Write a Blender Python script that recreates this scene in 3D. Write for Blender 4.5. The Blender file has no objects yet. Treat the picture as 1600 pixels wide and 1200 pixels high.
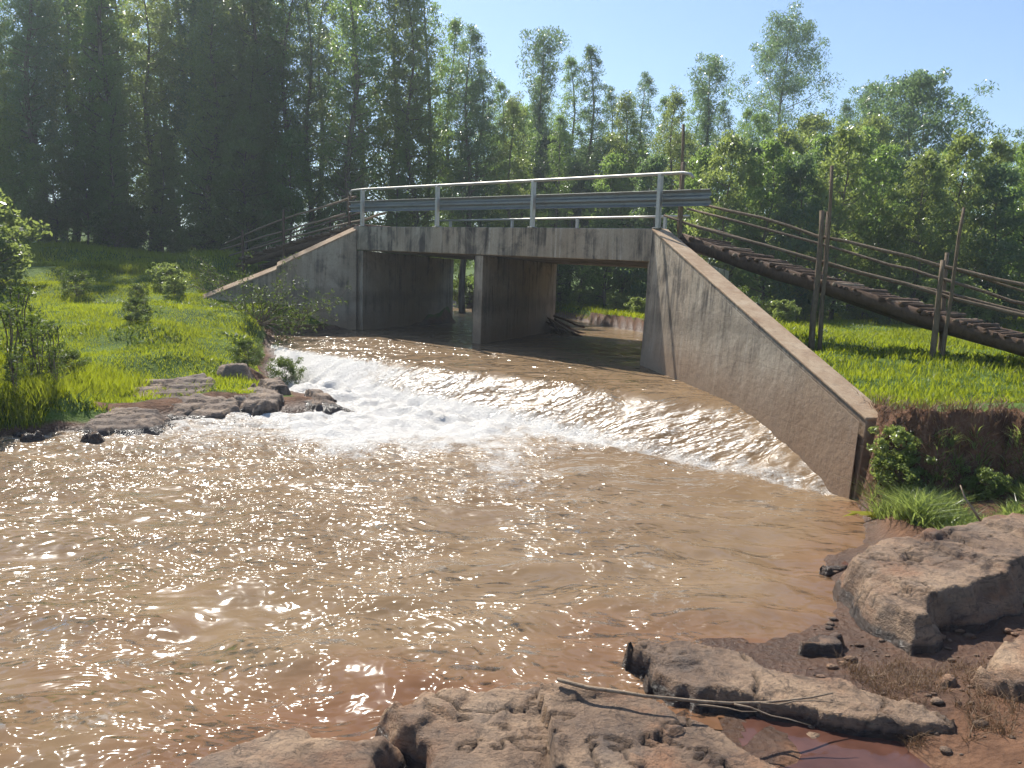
import bpy, math, random
import numpy as np
from mathutils import Vector
R = math.radians
random.seed(7)
rng = np.random.default_rng(11)
SC = bpy.context.scene
COL = SC.collection

# ------------------------------------------------------------------ camera, sky, sun, exposure
EYE = 2.35
cam_data = bpy.data.cameras.new('camera')
cam = bpy.data.objects.new('camera', cam_data); COL.objects.link(cam)
cam.location = (0, 0, EYE)
PITCH, ROLL = R(7.6), R(2.0)
fw = Vector((0, math.cos(PITCH), -math.sin(PITCH))); r0 = Vector((1, 0, 0)); u0 = r0.cross(fw)
rt = r0 * math.cos(ROLL) + u0 * math.sin(ROLL); up_ = -r0 * math.sin(ROLL) + u0 * math.cos(ROLL)
from mathutils import Matrix
cam.rotation_euler = Matrix((rt, up_, -fw)).transposed().to_euler()
cam_data.sensor_fit = 'HORIZONTAL'; cam_data.sensor_width = 36; cam_data.lens = 36 * 1200 / 1600
cam_data.clip_start = 0.05; cam_data.clip_end = 3000
SC.camera = cam

SUN_EL, SUN_AZ = R(48), R(-26)          # azimuth from the view axis (+Y), negative = left
world = bpy.data.worlds.new('World'); SC.world = world; world.use_nodes = True
wn = world.node_tree; bg = wn.nodes['Background']
sky = wn.nodes.new('ShaderNodeTexSky'); sky.sky_type = 'NISHITA'; sky.sun_disc = False
sky.sun_elevation = SUN_EL; sky.sun_rotation = SUN_AZ
sky.air_density = 1.0; sky.dust_density = 0.35; sky.ozone_density = 3.0
wn.links.new(sky.outputs[0], bg.inputs[0]); bg.inputs[1].default_value = 0.094
sun_d = bpy.data.lights.new('sun', 'SUN'); sun_d.energy = 4.2; sun_d.angle = R(0.53); sun_d.color = (1.0, 0.95, 0.86)
sun = bpy.data.objects.new('sun', sun_d); COL.objects.link(sun)
sd = Vector((math.sin(SUN_AZ) * math.cos(SUN_EL), math.cos(SUN_AZ) * math.cos(SUN_EL), math.sin(SUN_EL)))
sun.rotation_euler = sd.to_track_quat('Z', 'Y').to_euler(); sun.location = (0, 0, 60)
SC.view_settings.view_transform = 'Standard'; SC.view_settings.look = 'None'
SC.cycles.max_bounces = 5; SC.cycles.diffuse_bounces = 3; SC.cycles.adaptive_threshold = 0.03; SC.cycles.glossy_bounces = 2; SC.cycles.transmission_bounces = 3; SC.cycles.transparent_max_bounces = 4; SC.cycles.caustics_reflective = False; SC.cycles.caustics_refractive = False
SC.view_settings.exposure = 0.85; SC.view_settings.gamma = 1.0; SC.view_settings.use_curve_mapping = False

# ------------------------------------------------------------------ numeric helpers
def hash2(ix, iy, seed):
    h = (ix.astype(np.int64) * 374761393 + iy.astype(np.int64) * 668265263 + seed * 1442695041) & 0xffffffff
    h = ((h ^ (h >> 13)) * 1274126177) & 0xffffffff
    return ((h ^ (h >> 16)) & 0xffffff) / float(0xffffff)
def vnoise(x, y, seed=0):
    x = np.asarray(x, float); y = np.asarray(y, float)
    ix = np.floor(x); iy = np.floor(y); fx = x - ix; fy = y - iy
    fx = fx * fx * fx * (fx * (fx * 6 - 15) + 10); fy = fy * fy * fy * (fy * (fy * 6 - 15) + 10)
    a = hash2(ix, iy, seed); b = hash2(ix + 1, iy, seed); c = hash2(ix, iy + 1, seed); d = hash2(ix + 1, iy + 1, seed)
    return (a * (1 - fx) + b * fx) * (1 - fy) + (c * (1 - fx) + d * fx) * fy - 0.5
def fbm(x, y, oct=4, seed=0, gain=0.5):
    s = 0; a = 1; c, k = math.cos(0.6), math.sin(0.6)
    for i in range(oct):
        s = s + a * vnoise(x, y, seed + i * 17); a *= gain
        x, y = (x * c - y * k) * 2.03 + 5.1, (x * k + y * c) * 2.03 + 1.7
    return s
def worley(x, y, seed=0):
    x = np.asarray(x, float); y = np.asarray(y, float)
    ix = np.floor(x); iy = np.floor(y); f1 = np.full(x.shape, 9.0); f2 = np.full(x.shape, 9.0); cid = np.zeros(x.shape); fac = np.zeros(x.shape)
    for dx in (-1, 0, 1):
        for dy in (-1, 0, 1):
            cx, cy = ix + dx, iy + dy
            px = cx + hash2(cx, cy, seed); py = cy + hash2(cx, cy, seed + 91)
            d = np.hypot(px - x, py - y); h = hash2(cx, cy, seed + 57)
            near = d < f1
            f2 = np.where(near, f1, np.minimum(f2, d)); cid = np.where(near, h, cid); f1 = np.where(near, d, f1)
            fac = np.where(near, (x - px) * (hash2(cx, cy, seed + 33) - .5) + (y - py) * (hash2(cx, cy, seed + 44) - .5), fac)
    return f1, f2, cid, fac
def sstep(a, b, x):
    t = np.clip((x - a) / (b - a), 0, 1); return t * t * (3 - 2 * t)
def poly_sd(x, y, poly):
    """signed distance to a closed polygon, positive inside"""
    P = np.array(poly, float); n = len(P)
    dm = np.full(x.shape, 1e9); ins = np.zeros(x.shape, bool)
    for i in range(n):
        ax_, ay_ = P[i]; bx_, by_ = P[(i + 1) % n]
        ex, ey = bx_ - ax_, by_ - ay_; L2 = ex * ex + ey * ey + 1e-12
        t = np.clip(((x - ax_) * ex + (y - ay_) * ey) / L2, 0, 1)
        dm = np.minimum(dm, np.hypot(x - ax_ - t * ex, y - ay_ - t * ey))
        c = ((ay_ > y) != (by_ > y))
        with np.errstate(divide='ignore', invalid='ignore'):
            xi = ex * (y - ay_) / (ey if abs(ey) > 1e-12 else 1e-12) + ax_
        ins ^= c & (x < xi)
    return np.where(ins, dm, -dm)

# ------------------------------------------------------------------ object helpers
def mesh_np(name, V, Fc, smooth=True):
    V = np.asarray(V, np.float32); Fc = np.asarray(Fc, np.int32)
    me = bpy.data.meshes.new(name); k = Fc.shape[1]
    me.vertices.add(len(V)); me.vertices.foreach_set('co', V.ravel())
    me.loops.add(Fc.size); me.loops.foreach_set('vertex_index', Fc.ravel())
    me.polygons.add(len(Fc)); me.polygons.foreach_set('loop_start', np.arange(0, Fc.size, k, dtype=np.int32))
    me.polygons.foreach_set('loop_total', np.full(len(Fc), k, np.int32))
    me.polygons.foreach_set('use_smooth', np.full(len(Fc), smooth))
    me.update(calc_edges=True); me.validate()
    return me
def attr(me, name, arr):
    a = me.attributes.new(name, 'FLOAT', 'POINT'); a.data.foreach_set('value', np.asarray(arr, np.float32))
def tag(o, label=None, cat=None, group=None, kind=None):
    if label: o['label'] = label
    if cat: o['category'] = cat
    if group: o['group'] = group
    if kind: o['kind'] = kind
    return o
def empty(name, loc, rz=0.0, sc=1.0):
    o = bpy.data.objects.new(name, None); COL.objects.link(o); o.empty_display_size = 0.2
    o.location = loc; o.rotation_euler = (0, 0, rz); o.scale = (sc, sc, sc); return o
def link(name, me, mat, parent=None):
    o = bpy.data.objects.new(name, me); COL.objects.link(o)
    if mat is not None and not me.materials: me.materials.append(mat)
    if parent is not None: o.parent = parent
    return o
class MB:
    """collects world-space shapes; build() links them as one mesh object"""
    def __init__(s): s.v = []; s.f = []
    def add(s, vs, fs):
        n = len(s.v); s.v += [tuple(map(float, p)) for p in vs]; s.f += [tuple(i + n for i in f) for f in fs]
    def hexa(s, b, t):                       # b, t: four points each (ccw)
        s.add(list(b) + list(t), [(3, 2, 1, 0), (4, 5, 6, 7), (0, 1, 5, 4), (1, 2, 6, 5), (2, 3, 7, 6), (3, 0, 4, 7)])
    def tube(s, pts, rad, n=7, wob=0.0, seed=0):
        rnd = random.Random(seed); P = [Vector(p) for p in pts]; vs = []; fs = []
        if not hasattr(rad, '__len__'): rad = [rad] * len(P)
        for i, p in enumerate(P):
            t = (P[min(i + 1, len(P) - 1)] - P[max(i - 1, 0)]).normalized()
            a = t.orthogonal().normalized() if i == 0 else (a - t * a.dot(t)).normalized()
            b = t.cross(a)
            for k in range(n):
                th = 2 * math.pi * k / n; r_ = rad[i] * (1 + wob * rnd.uniform(-1, 1))
                vs.append(p + (a * math.cos(th) + b * math.sin(th)) * r_)
        for i in range(len(P) - 1):
            for k in range(n):
                fs.append((i * n + k, i * n + (k + 1) % n, (i + 1) * n + (k + 1) % n, (i + 1) * n + k))
        fs.append(tuple(range(n - 1, -1, -1))); fs.append(tuple((len(P) - 1) * n + k for k in range(n)))
        s.add(vs, fs)
    def build(s, name, mat, parent=None, smooth=False, bevel=0.0):
        off = Vector(parent.location) if parent is not None and parent.parent is None else Vector((0, 0, 0))
        if parent is not None and parent.parent is not None: off = Vector(parent.parent.location) + Vector(parent.location)
        me = bpy.data.meshes.new(name)
        me.from_pydata([tuple(Vector(p) - off) for p in s.v], [], s.f)
        for p in me.polygons: p.use_smooth = smooth
        o = link(name, me, mat, parent)
        if bevel:
            m = o.modifiers.new('bevel', 'BEVEL'); m.width = bevel; m.segments = 2; m.limit_method = 'ANGLE'
        return o

# ------------------------------------------------------------------ materials
def new_mat(name):
    m = bpy.data.materials.new(name); m.use_nodes = True; nt = m.node_tree; nt.nodes.clear()
    out = nt.nodes.new('ShaderNodeOutputMaterial'); return m, nt, out
class N:
    """tiny node-graph helper"""
    def __init__(s, nt): s.nt = nt
    def n(s, t, **kw):
        nd = s.nt.nodes.new(t)
        for k, v in kw.items(): setattr(nd, k, v)
        return nd
    def l(s, a, b): s.nt.links.new(a, b)
    def setin(s, sock, v):
        if hasattr(v, 'links') or isinstance(v, bpy.types.NodeSocket): s.l(v, sock)
        else: sock.default_value = v
    def pos(s): return s.n('ShaderNodeNewGeometry').outputs['Position']
    def mapping(s, vec, scale=(1, 1, 1), rot=(0, 0, 0)):
        m = s.n('ShaderNodeMapping'); s.l(vec, m.inputs[0]); m.inputs['Scale'].default_value = scale; m.inputs['Rotation'].default_value = rot
        return m.outputs[0]
    def noise(s, vec, scale, detail=4, rough=0.55, dist=0.0):
        m = s.n('ShaderNodeTexNoise'); s.l(vec, m.inputs['Vector']); m.inputs['Scale'].default_value = scale
        m.inputs['Detail'].default_value = detail; m.inputs['Roughness'].default_value = rough; m.inputs['Distortion'].default_value = dist
        return m.outputs[0]
    def voro(s, vec, scale, feature='F1'):
        m = s.n('ShaderNodeTexVoronoi', feature=feature); s.l(vec, m.inputs['Vector']); m.inputs['Scale'].default_value = scale
        return m.outputs['Distance']
    def ramp(s, fac, stops):
        m = s.n('ShaderNodeValToRGB'); s.l(fac, m.inputs[0]); e = m.color_ramp.elements
        while len(e) < len(stops): e.new(0.5)
        for i, (p, c) in enumerate(stops):
            e[i].position = p; e[i].color = (c[0], c[1], c[2], 1) if hasattr(c, '__len__') else (c, c, c, 1)
        return m.outputs[0]
    def mix(s, fac, a, b, mode='MIX'):
        m = s.n('ShaderNodeMix', data_type='RGBA', blend_type=mode)
        s.setin(m.inputs[0], fac)
        for sock, v in ((m.inputs[6], a), (m.inputs[7], b)):
            if isinstance(v, (tuple, list)): sock.default_value = (*v[:3], 1)
            else: s.l(v, sock)
        return m.outputs[2]
    def math(s, op, a, b=0.0, clamp=False):
        m = s.n('ShaderNodeMath', operation=op, use_clamp=clamp); s.setin(m.inputs[0], a); s.setin(m.inputs[1], b); return m.outputs[0]
    def attr(s, name): return s.n('ShaderNodeAttribute', attribute_name=name).outputs['Fac']
    def sep(s, vec):
        m = s.n('ShaderNodeSeparateXYZ'); s.l(vec, m.inputs[0]); return m.outputs
    def bump(s, h, strength, dist, normal=None):
        m = s.n('ShaderNodeBump'); s.l(h, m.inputs['Height']); m.inputs['Strength'].default_value = strength; m.inputs['Distance'].default_value = dist
        if normal is not None: s.l(normal, m.inputs['Normal'])
        return m.outputs[0]
    def bsdf(s, col, rough, normal=None, spec=0.5, metal=0.0, ior=1.45):
        b = s.n('ShaderNodeBsdfPrincipled')
        if isinstance(col, (tuple, list)): b.inputs['Base Color'].default_value = (*col[:3], 1)
        else: s.l(col, b.inputs['Base Color'])
        s.setin(b.inputs['Roughness'], rough); s.setin(b.inputs['Specular IOR Level'], spec)
        b.inputs['Metallic'].default_value = metal; b.inputs['IOR'].default_value = ior
        if normal is not None: s.l(normal, b.inputs['Normal'])
        return b

def mat_concrete():
    m, nt, out = new_mat('weathered_concrete'); g = N(nt); p = g.pos()
    base = g.ramp(g.noise(p, 0.9, 6, 0.62), [(0.3, (0.275, 0.235, 0.18)), (0.7, (0.46, 0.41, 0.325))])
    base = g.mix(g.ramp(g.noise(p, 0.5, 3, 0.5), [(0.42, 0), (0.62, 0.6)]), base, (0.37, 0.285, 0.20))
    z = g.sep(p)[2]; wob = g.math('ADD', z, g.math('MULTIPLY', g.math('SUBTRACT', g.noise(p, 1.7, 4, 0.6), 0.5), 0.7)); zz = g.math('MULTIPLY', wob, 0.25)
    # pale lime runs, dark algae runs from the top, blotches
    pale = g.noise(g.mapping(p, (6, 6, 0.30)), 1.3, 5, 0.65, 0.5)
    base = g.mix(g.ramp(pale, [(0.56, 0), (0.68, 0.65)]), base, (0.52, 0.47, 0.39))
    st = g.noise(g.mapping(p, (4.2, 4.2, 0.28)), 1.2, 6, 0.66, 0.8); blo = g.noise(p, 1.5, 6, 0.68, 0.5)
    run = g.math('MULTIPLY', g.ramp(st, [(0.46, 0), (0.60, 1)]), g.ramp(blo, [(0.40, 0.15), (0.58, 1)]))
    base = g.mix(g.math('MULTIPLY', run, g.ramp(zz, [(0.12, 0.2), (0.35, 0.55), (0.55, 0.85), (0.9, 0.95)])), base, (0.05, 0.045, 0.04))
    base = g.mix(g.math('MULTIPLY', g.ramp(blo, [(0.52, 0), (0.66, 0.75)]), g.ramp(zz, [(0.4, 0.35), (0.72, 1)])), base, (0.085, 0.078, 0.07))
    base = g.mix(g.ramp(zz, [(0.36, 0), (0.42, 0.45), (0.46, 0.4), (0.50, 0)]), base, (0.13, 0.105, 0.08))
    base = g.mix(g.ramp(zz, [(0.08, 0.9), (0.24, 0.6), (0.40, 0)]), base, (0.27, 0.175, 0.11))
    fine = g.noise(p, 18, 6, 0.7); base = g.mix(g.ramp(fine, [(0.5, 0), (0.75, 0.5)]), base, (0.14, 0.115, 0.09))
    fl = g.math('FRACT', g.math('MULTIPLY', g.math('ADD', z, g.math('MULTIPLY', g.noise(p, 1.2, 2), 0.03)), 1.55))      # shutter-board joints
    jl = g.ramp(fl, [(0.0, 1), (0.022, 0.0), (0.978, 0.0), (1.0, 1)])
    base = g.mix(g.math('MULTIPLY', jl, g.ramp(blo, [(0.48, 0.0), (0.66, 0.25)])), base, (0.10, 0.08, 0.06))
    h = g.math('SUBTRACT', g.math('ADD', g.noise(p, 5, 6, 0.65), g.math('MULTIPLY', fine, 0.35)), g.math('MULTIPLY', jl, 0.04))
    b = g.bsdf(base, 0.92, g.bump(h, 0.55, 0.03), 0.2); g.l(b.outputs[0], out.inputs[0]); return m
def mat_coping():
    m, nt, out = new_mat('dusty_coping'); g = N(nt); p = g.pos()
    c = g.ramp(g.noise(p, 3, 6, 0.65), [(0.3, (0.30, 0.195, 0.12)), (0.6, (0.43, 0.32, 0.215)), (0.8, (0.5, 0.41, 0.30))])
    c = g.mix(g.ramp(g.noise(p, 14, 4), [(0.55, 0), (0.75, 0.6)]), c, (0.2, 0.14, 0.10))
    b = g.bsdf(c, 0.92, g.bump(g.noise(p, 22, 5, 0.7), 0.5, 0.02), 0.2); g.l(b.outputs[0], out.inputs[0]); return m
def mat_metal(name, col, rough, rust=0.3):
    m, nt, out = new_mat(name); g = N(nt); p = g.pos()
    c = g.mix(g.ramp(g.noise(p, 7, 5, 0.6), [(0.55, 0), (0.8, rust)]), col, (0.16, 0.12, 0.09))
    c = g.mix(g.ramp(g.noise(g.mapping(p, (1, 1, 6)), 2, 4), [(0.4, 0), (0.7, 0.35)]), c, tuple(k * 0.7 for k in col))
    b = g.bsdf(c, rough, g.bump(g.noise(p, 40, 3), 0.15, 0.01), 0.5, 0.75); g.l(b.outputs[0], out.inputs[0]); return m
def mat_wood(name, ca, cb):
    m, nt, out = new_mat(name); g = N(nt); p = g.pos(); oi = g.n('ShaderNodeObjectInfo').outputs['Random']
    v = g.noise(g.mapping(p, (6, 6, 2)), 3, 6, 0.7, 0.6)
    c = g.ramp(v, [(0.3, ca), (0.7, cb)])
    c = g.mix(g.math('MULTIPLY', oi, 0.5), c, tuple(k * 0.55 for k in cb))
    b = g.bsdf(c, 0.85, g.bump(g.noise(p, 45, 5, 0.7), 0.7, 0.015), 0.25); g.l(b.outputs[0], out.inputs[0]); return m
def mat_leaf(name, dark, light, trans, tr=0.35, rough=0.38, ow=0.45):
    m, nt, out = new_mat(name); g = N(nt)
    v = g.attr('v'); oi = g.n('ShaderNodeObjectInfo').outputs['Random']
    f = g.math('ADD', g.math('MULTIPLY', v, 1.0 - ow), g.math('MULTIPLY', oi, ow))
    c = g.mix(f, dark, light); t = g.mix(f, tuple(k * 0.7 for k in trans), trans)
    b = g.bsdf(c, rough, None, 0.5); tl = g.n('ShaderNodeBsdfTranslucent'); g.l(t, tl.inputs[0])
    mx = g.n('ShaderNodeMixShader'); mx.inputs[0].default_value = tr; g.l(b.outputs[0], mx.inputs[1]); g.l(tl.outputs[0], mx.inputs[2])
    g.l(mx.outputs[0], out.inputs[0]); return m
def mat_bark():
    m, nt, out = new_mat('eucalyptus_bark'); g = N(nt)
    tc = g.n('ShaderNodeTexCoord').outputs['Object']
    c = g.ramp(g.noise(g.mapping(tc, (4, 4, 0.6)), 2, 5, 0.6), [(0.35, (0.085, 0.062, 0.045)), (0.65, (0.23, 0.19, 0.15))])
    b = g.bsdf(c, 0.85, g.bump(g.noise(g.mapping(tc, (9, 9, 1.5)), 3, 4), 0.6, 0.03), 0.2); g.l(b.outputs[0], out.inputs[0]); return m
def mat_rock(name='river_rock', redness=0.75, tint=None):
    m, nt, out = new_mat(name); g = N(nt); p = g.pos()
    q = g.mapping(p, (1, 1, 2.2))
    c = g.ramp(g.noise(q, 1.7, 7, 0.62, 0.3), [(0.28, (0.075, 0.050, 0.038)), (0.46, (0.22, 0.145, 0.095)), (0.66, (0.40, 0.275, 0.175))])
    red = g.noise(q, 1.1, 5, 0.6, 0.2)
    c = g.mix(g.ramp(red, [(0.5, 0), (0.66, redness)]), c, (0.30, 0.135, 0.065))
    grey = g.noise(q, 3.1, 6, 0.65)
    c = g.mix(g.ramp(grey, [(0.5, 0), (0.68, 0.55)]), c, (0.115, 0.098, 0.086))
    c = g.mix(g.ramp(g.noise(p, 26, 4, 0.7), [(0.5, 0), (0.72, 0.6)]), c, (0.06, 0.045, 0.038))
    if tint: c = g.mix(0.45, c, tint)
    crk = g.attr('crack'); c = g.mix(crk, c, (0.035, 0.026, 0.022))
    wz = g.math('ADD', g.attr('wet'), g.math('MULTIPLY', g.math('SUBTRACT', g.noise(p, 5, 4), 0.5), 0.5), True)
    wet = g.ramp(wz, [(0.35, 0), (0.6, 1)])
    c = g.mix(g.ramp(g.noise(g.mapping(p, (1.3, 1, 5)), 4, 7, 0.7, 1.2), [(0.56, 0), (0.62, 0.7), (0.66, 0)]), c, (0.05, 0.036, 0.03))
    c = g.mix(g.math('MULTIPLY', wet, 0.78), c, (0.03, 0.024, 0.022))
    ro = g.math('SUBTRACT', 0.86, g.math('MULTIPLY', wet, 0.62))
    h = g.math('ADD', g.noise(q, 7, 8, 0.68), g.math('MULTIPLY', g.noise(p, 38, 5, 0.7), 0.35))
    b = g.bsdf(c, ro, g.bump(h, 0.9, 0.06), 0.4); g.l(b.outputs[0], out.inputs[0]); return m
def mat_ground():
    m, nt, out = new_mat('bank_ground'); g = N(nt); p = g.pos()
    gr = g.ramp(g.noise(p, 1.2, 6, 0.6), [(0.3, (0.050, 0.085, 0.012)), (0.6, (0.095, 0.15, 0.02)), (0.8, (0.14, 0.17, 0.035))])
    ea = g.ramp(g.noise(p, 3.5, 7, 0.65), [(0.3, (0.075, 0.038, 0.022)), (0.6, (0.17, 0.088, 0.05)), (0.8, (0.24, 0.15, 0.09))])
    d = g.math('ADD', g.attr('dirt'), g.math('MULTIPLY', g.math('SUBTRACT', g.noise(p, 4, 5), 0.5), 0.6), True)
    c = g.mix(g.ramp(d, [(0.4, 0), (0.6, 1)]), gr, ea)
    wet = g.attr('wet'); c = g.mix(g.math('MULTIPLY', wet, 0.6), c, (0.04, 0.022, 0.014))
    ro = g.math('SUBTRACT', 0.95, g.math('MULTIPLY', wet, 0.6))
    h = g.math('ADD', g.noise(p, 6, 8, 0.7), g.math('MULTIPLY', g.voro(p, 22), 0.3))
    b = g.bsdf(c, ro, g.bump(h, 0.8, 0.06), 0.3); g.l(b.outputs[0], out.inputs[0]); return m
def mat_water():
    m, nt, out = new_mat('muddy_water'); g = N(nt); p = g.pos()
    mud = g.ramp(g.noise(p, 0.7, 5, 0.6, 0.5), [(0.3, (0.203, 0.132, 0.072)), (0.7, (0.267, 0.182, 0.105))])
    mud = g.mix(g.attr('shallow'), mud, (0.16, 0.062, 0.03))
    # wave relief: swell, ripples, sparkle
    flow = (0, 0, R(-14))
    big = g.noise(g.mapping(p, (1.0, 1.4, 1.0), flow), 1.5, 2, 0.5, 0.4)
    rip = g.noise(g.mapping(p, (1.0, 1.35, 1.0), flow), 4.2, 1.2, 0.5, 0.5)
    fin = g.noise(g.mapping(p, (1.0, 1.25, 1.0), flow), 11, 0.6, 0.5, 0.3)
    gust = g.ramp(g.noise(g.mapping(p, (1.0, 1.5, 1.0), flow), 0.7, 4, 0.62, 0.6), [(0.40, 0.18), (0.60, 1.25)])
    ch = g.attr('rough'); chg = g.math('MULTIPLY', ch, gust)
    h = g.math('ADD', g.math('MULTIPLY', big, 0.12), g.math('ADD', g.math('MULTIPLY', rip, g.math('MULTIPLY', chg, 0.165)), g.math('MULTIPLY', fin, g.math('MULTIPLY', chg, 0.070))))
    nrm = g.bump(h, 1.0, 1.0)
    fo = g.attr('foam')
    fn = g.noise(g.mapping(p, (1, 0.75, 1), flow), 4.5, 7, 0.72, 0.8); fn2 = g.noise(p, 30, 5, 0.7)
    t = g.math('ADD', fo, g.math('ADD', g.math('MULTIPLY', g.math('SUBTRACT', fn, 0.5), 1.15), g.math('MULTIPLY', g.math('SUBTRACT', fn2, 0.5), 0.75)))
    fmask = g.ramp(t, [(0.40, 0), (0.78, 1)])
    fmask = g.math('MULTIPLY', fmask, g.ramp(fo, [(0.02, 0), (0.12, 1)]))
    soft = g.bump(h, 0.22, 1.0)                     # light scatters inside the silty water, so its body barely feels the ripples
    body = g.n('ShaderNodeBsdfDiffuse'); g.l(mud, body.inputs[0]); g.l(soft, body.inputs['Normal'])
    skin = g.n('ShaderNodeBsdfGlossy'); g.setin(skin.inputs['Roughness'], g.math('ADD', g.math('ADD', 0.10, g.math('MULTIPLY', ch, 0.09)), g.math('MULTIPLY', g.attr('sheet'), 0.22))); g.l(nrm, skin.inputs['Normal'])
    fr = g.n('ShaderNodeFresnel'); fr.inputs['IOR'].default_value = 1.33; g.l(nrm, fr.inputs['Normal'])
    w = g.n('ShaderNodeMixShader'); g.l(fr.outputs[0], w.inputs[0]); g.l(body.outputs[0], w.inputs[1]); g.l(skin.outputs[0], w.inputs[2])
    fb = g.bsdf((0.80, 0.76, 0.70), 0.6, g.bump(g.math('ADD', fn, fn2), 1.0, 0.06), 0.5)
    mx = g.n('ShaderNodeMixShader'); g.l(fmask, mx.inputs[0]); g.l(w.outputs[0], mx.inputs[1]); g.l(fb.outputs[0], mx.inputs[2])
    g.l(mx.outputs[0], out.inputs[0]); return m
def mat_puddle():
    m, nt, out = new_mat('red_puddle'); g = N(nt); p = g.pos()
    c = g.ramp(g.noise(p, 4, 4), [(0.35, (0.075, 0.034, 0.024)), (0.7, (0.13, 0.060, 0.042))])
    b = g.bsdf(c, 0.06, g.bump(g.noise(p, 9, 3), 0.2, 0.01), 0.5, 0, 1.33); g.l(b.outputs[0], out.inputs[0]); return m

M = {}
M['concrete'] = mat_concrete(); M['coping'] = mat_coping()
M['rail'] = mat_metal('galvanised_rail', (0.46, 0.44, 0.40), 0.5, 0.35)
M['barrier'] = mat_metal('galvanised_barrier', (0.27, 0.29, 0.285), 0.66, 0.5)
M['pole'] = mat_wood('weathered_pole', (0.10, 0.07, 0.045), (0.27, 0.20, 0.135))
M['log'] = mat_wood('dark_log', (0.055, 0.034, 0.022), (0.17, 0.105, 0.065))
M['deadwood_lit_rail'] = mat_wood('bleached_stick_lit_rail', (0.19, 0.13, 0.085), (0.40, 0.31, 0.22))
M['leaf_dark'] = mat_leaf('eucalyptus_leaf', (0.036, 0.070, 0.030), (0.095, 0.145, 0.052), (0.40, 0.58, 0.12), 0.54, 0.3)
M['leaf_blue'] = mat_leaf('blue_grey_leaf', (0.036, 0.070, 0.046), (0.095, 0.145, 0.085), (0.30, 0.45, 0.14), 0.46, 0.3)
M['leaf_light'] = mat_leaf('young_leaf', (0.055, 0.092, 0.034), (0.125, 0.160, 0.062), (0.46, 0.56, 0.13), 0.5, 0.3)
M['leaf_shrub'] = mat_leaf('shrub_leaf', (0.035, 0.065, 0.015), (0.10, 0.14, 0.03), (0.22, 0.30, 0.04), 0.38, 0.5)
M['grass'] = mat_leaf('grass_blade', (0.075, 0.115, 0.014), (0.22, 0.25, 0.022), (0.54, 0.61, 0.03), 0.5, 0.5, 0.0)
M['dry'] = mat_leaf('dry_stalk', (0.11, 0.066, 0.036), (0.33, 0.21, 0.115), (0.28, 0.17, 0.09), 0.25, 0.7)
M['yellow'] = mat_leaf('yellow_leaf', (0.30, 0.30, 0.03), (0.42, 0.40, 0.04), (0.5, 0.5, 0.05), 0.4, 0.5)
M['bark'] = mat_bark(); M['rock'] = mat_rock(); M['rock_grey'] = mat_rock('ledge_rock', 0.15, (0.235, 0.200, 0.170)); M['ground'] = mat_ground(); M['water'] = mat_water(); M['puddle'] = mat_puddle()

# ------------------------------------------------------------------ the lie of the land
AX = np.array([0.7095, -0.7047]); UP = np.array([0.7047, 0.7095])     # along the bridge (to the right bank); upstream
A0 = np.array([-4.57, 22.93]); RIV = np.array([0.33, 0.944])            # rail start; skewed flow axis pointing upstream
def bp(L, off, z): p = A0 + AX * L + UP * off; return (p[0], p[1], z)
def deck_z(L): return 3.80 - 0.0289 * L
WATER = [(4.12, 8.75), (3.9, 8.3), (3.76, 7.87), (3.39, 7.03), (2.87, 6.64), (2.62, 5.77), (2.37, 5.29), (1.8, 4.94), (1.21, 5.0), (0.73, 5.0), (0.5, 4.5),
         (0.38, 4.2), (-0.32, 4.15), (-0.77, 3.95), (-1.3, 3.5), (-1.55, 3.0), (-2.2, 1.6), (-2.8, -3), (-14, -3), (-12, 4), (-9, 7.5), (-6.9, 10.0),
         (-6.1, 10.6), (-5.4, 11.9), (-4.2, 12.9), (-3.2, 13.4), (-3.5, 14.6), (-4.6, 15.4), (-5.4, 17), (-6.0, 19.0), (-6.6, 21.2), (-5.0, 23.2),
         (-2.3, 28.6), (-3.2, 34), (-6, 40), (-14, 45), (-14, 49), (-5, 46), (0, 43.5), (1.9, 38), (3.3, 31), (4.6, 26), (5.1, 22), (3.15, 15.9), (3.8, 12)]
LAND = [(-7.2, 10.8, .45), (-8.5, 10.5, .75), (-7, 12.6, .36), (-6, 13.4, .25), (-6.3, 12.3, .2), (-9, 13, .85), (-7, 15, .75), (-5.6, 14.6, .38), (-4.6, 15.0, .15), (-5.0, 16.0, .45), (-4.3, 14.2, .1), (-8, 17, 1.15), (-6.5, 17.5, .9), (-12, 16, 1.35),
        (-10, 20, 1.4), (-8.5, 20.5, 1.35), (-13, 23, 1.8), (-9.5, 23, 1.6), (-11, 26, 2.2), (-15, 27, 2.4), (-18, 22, 2.2), (-12, 31, 3.0), (-17, 31, 3.1), (-20, 36, 3.4),
        (-26, 30, 3.4), (-30, 45, 4.5), (-15, 38, 3.1), (-8, 34, 2.2), (-8, 28, 2.0), (-6, 30, 1.6), (-6, 38, 1.7), (-10, 45, 2.4), (-15, 60, 3.2), (-14, 10, 1.3), (-20, 12, 1.8),
        (4.6, 9.6, 1.05), (5.2, 11.2, 1.25), (6.6, 12, 1.38), (4.5, 12.5, 1.35), (4.8, 15, 1.5), (9, 15, 1.4), (8, 20, 1.3), (6.5, 22, 1.25), (12, 24, 1.35), (7, 28, 1.2), (5.5, 32, 1.15), (4.5, 38, 1.2),
        (15, 30, 1.6), (22, 26, 1.8), (25, 40, 2.6), (10, 38, 1.7), (15, 50, 2.8), (2, 60, 2.4), (9, 10, 1.25), (14, 12, 1.6), (7.5, 9.4, 1.12), (-45, 20, 4), (45, 25, 3), (0, 90, 6), (-60, 80, 9), (60, 80, 8)]
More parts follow.
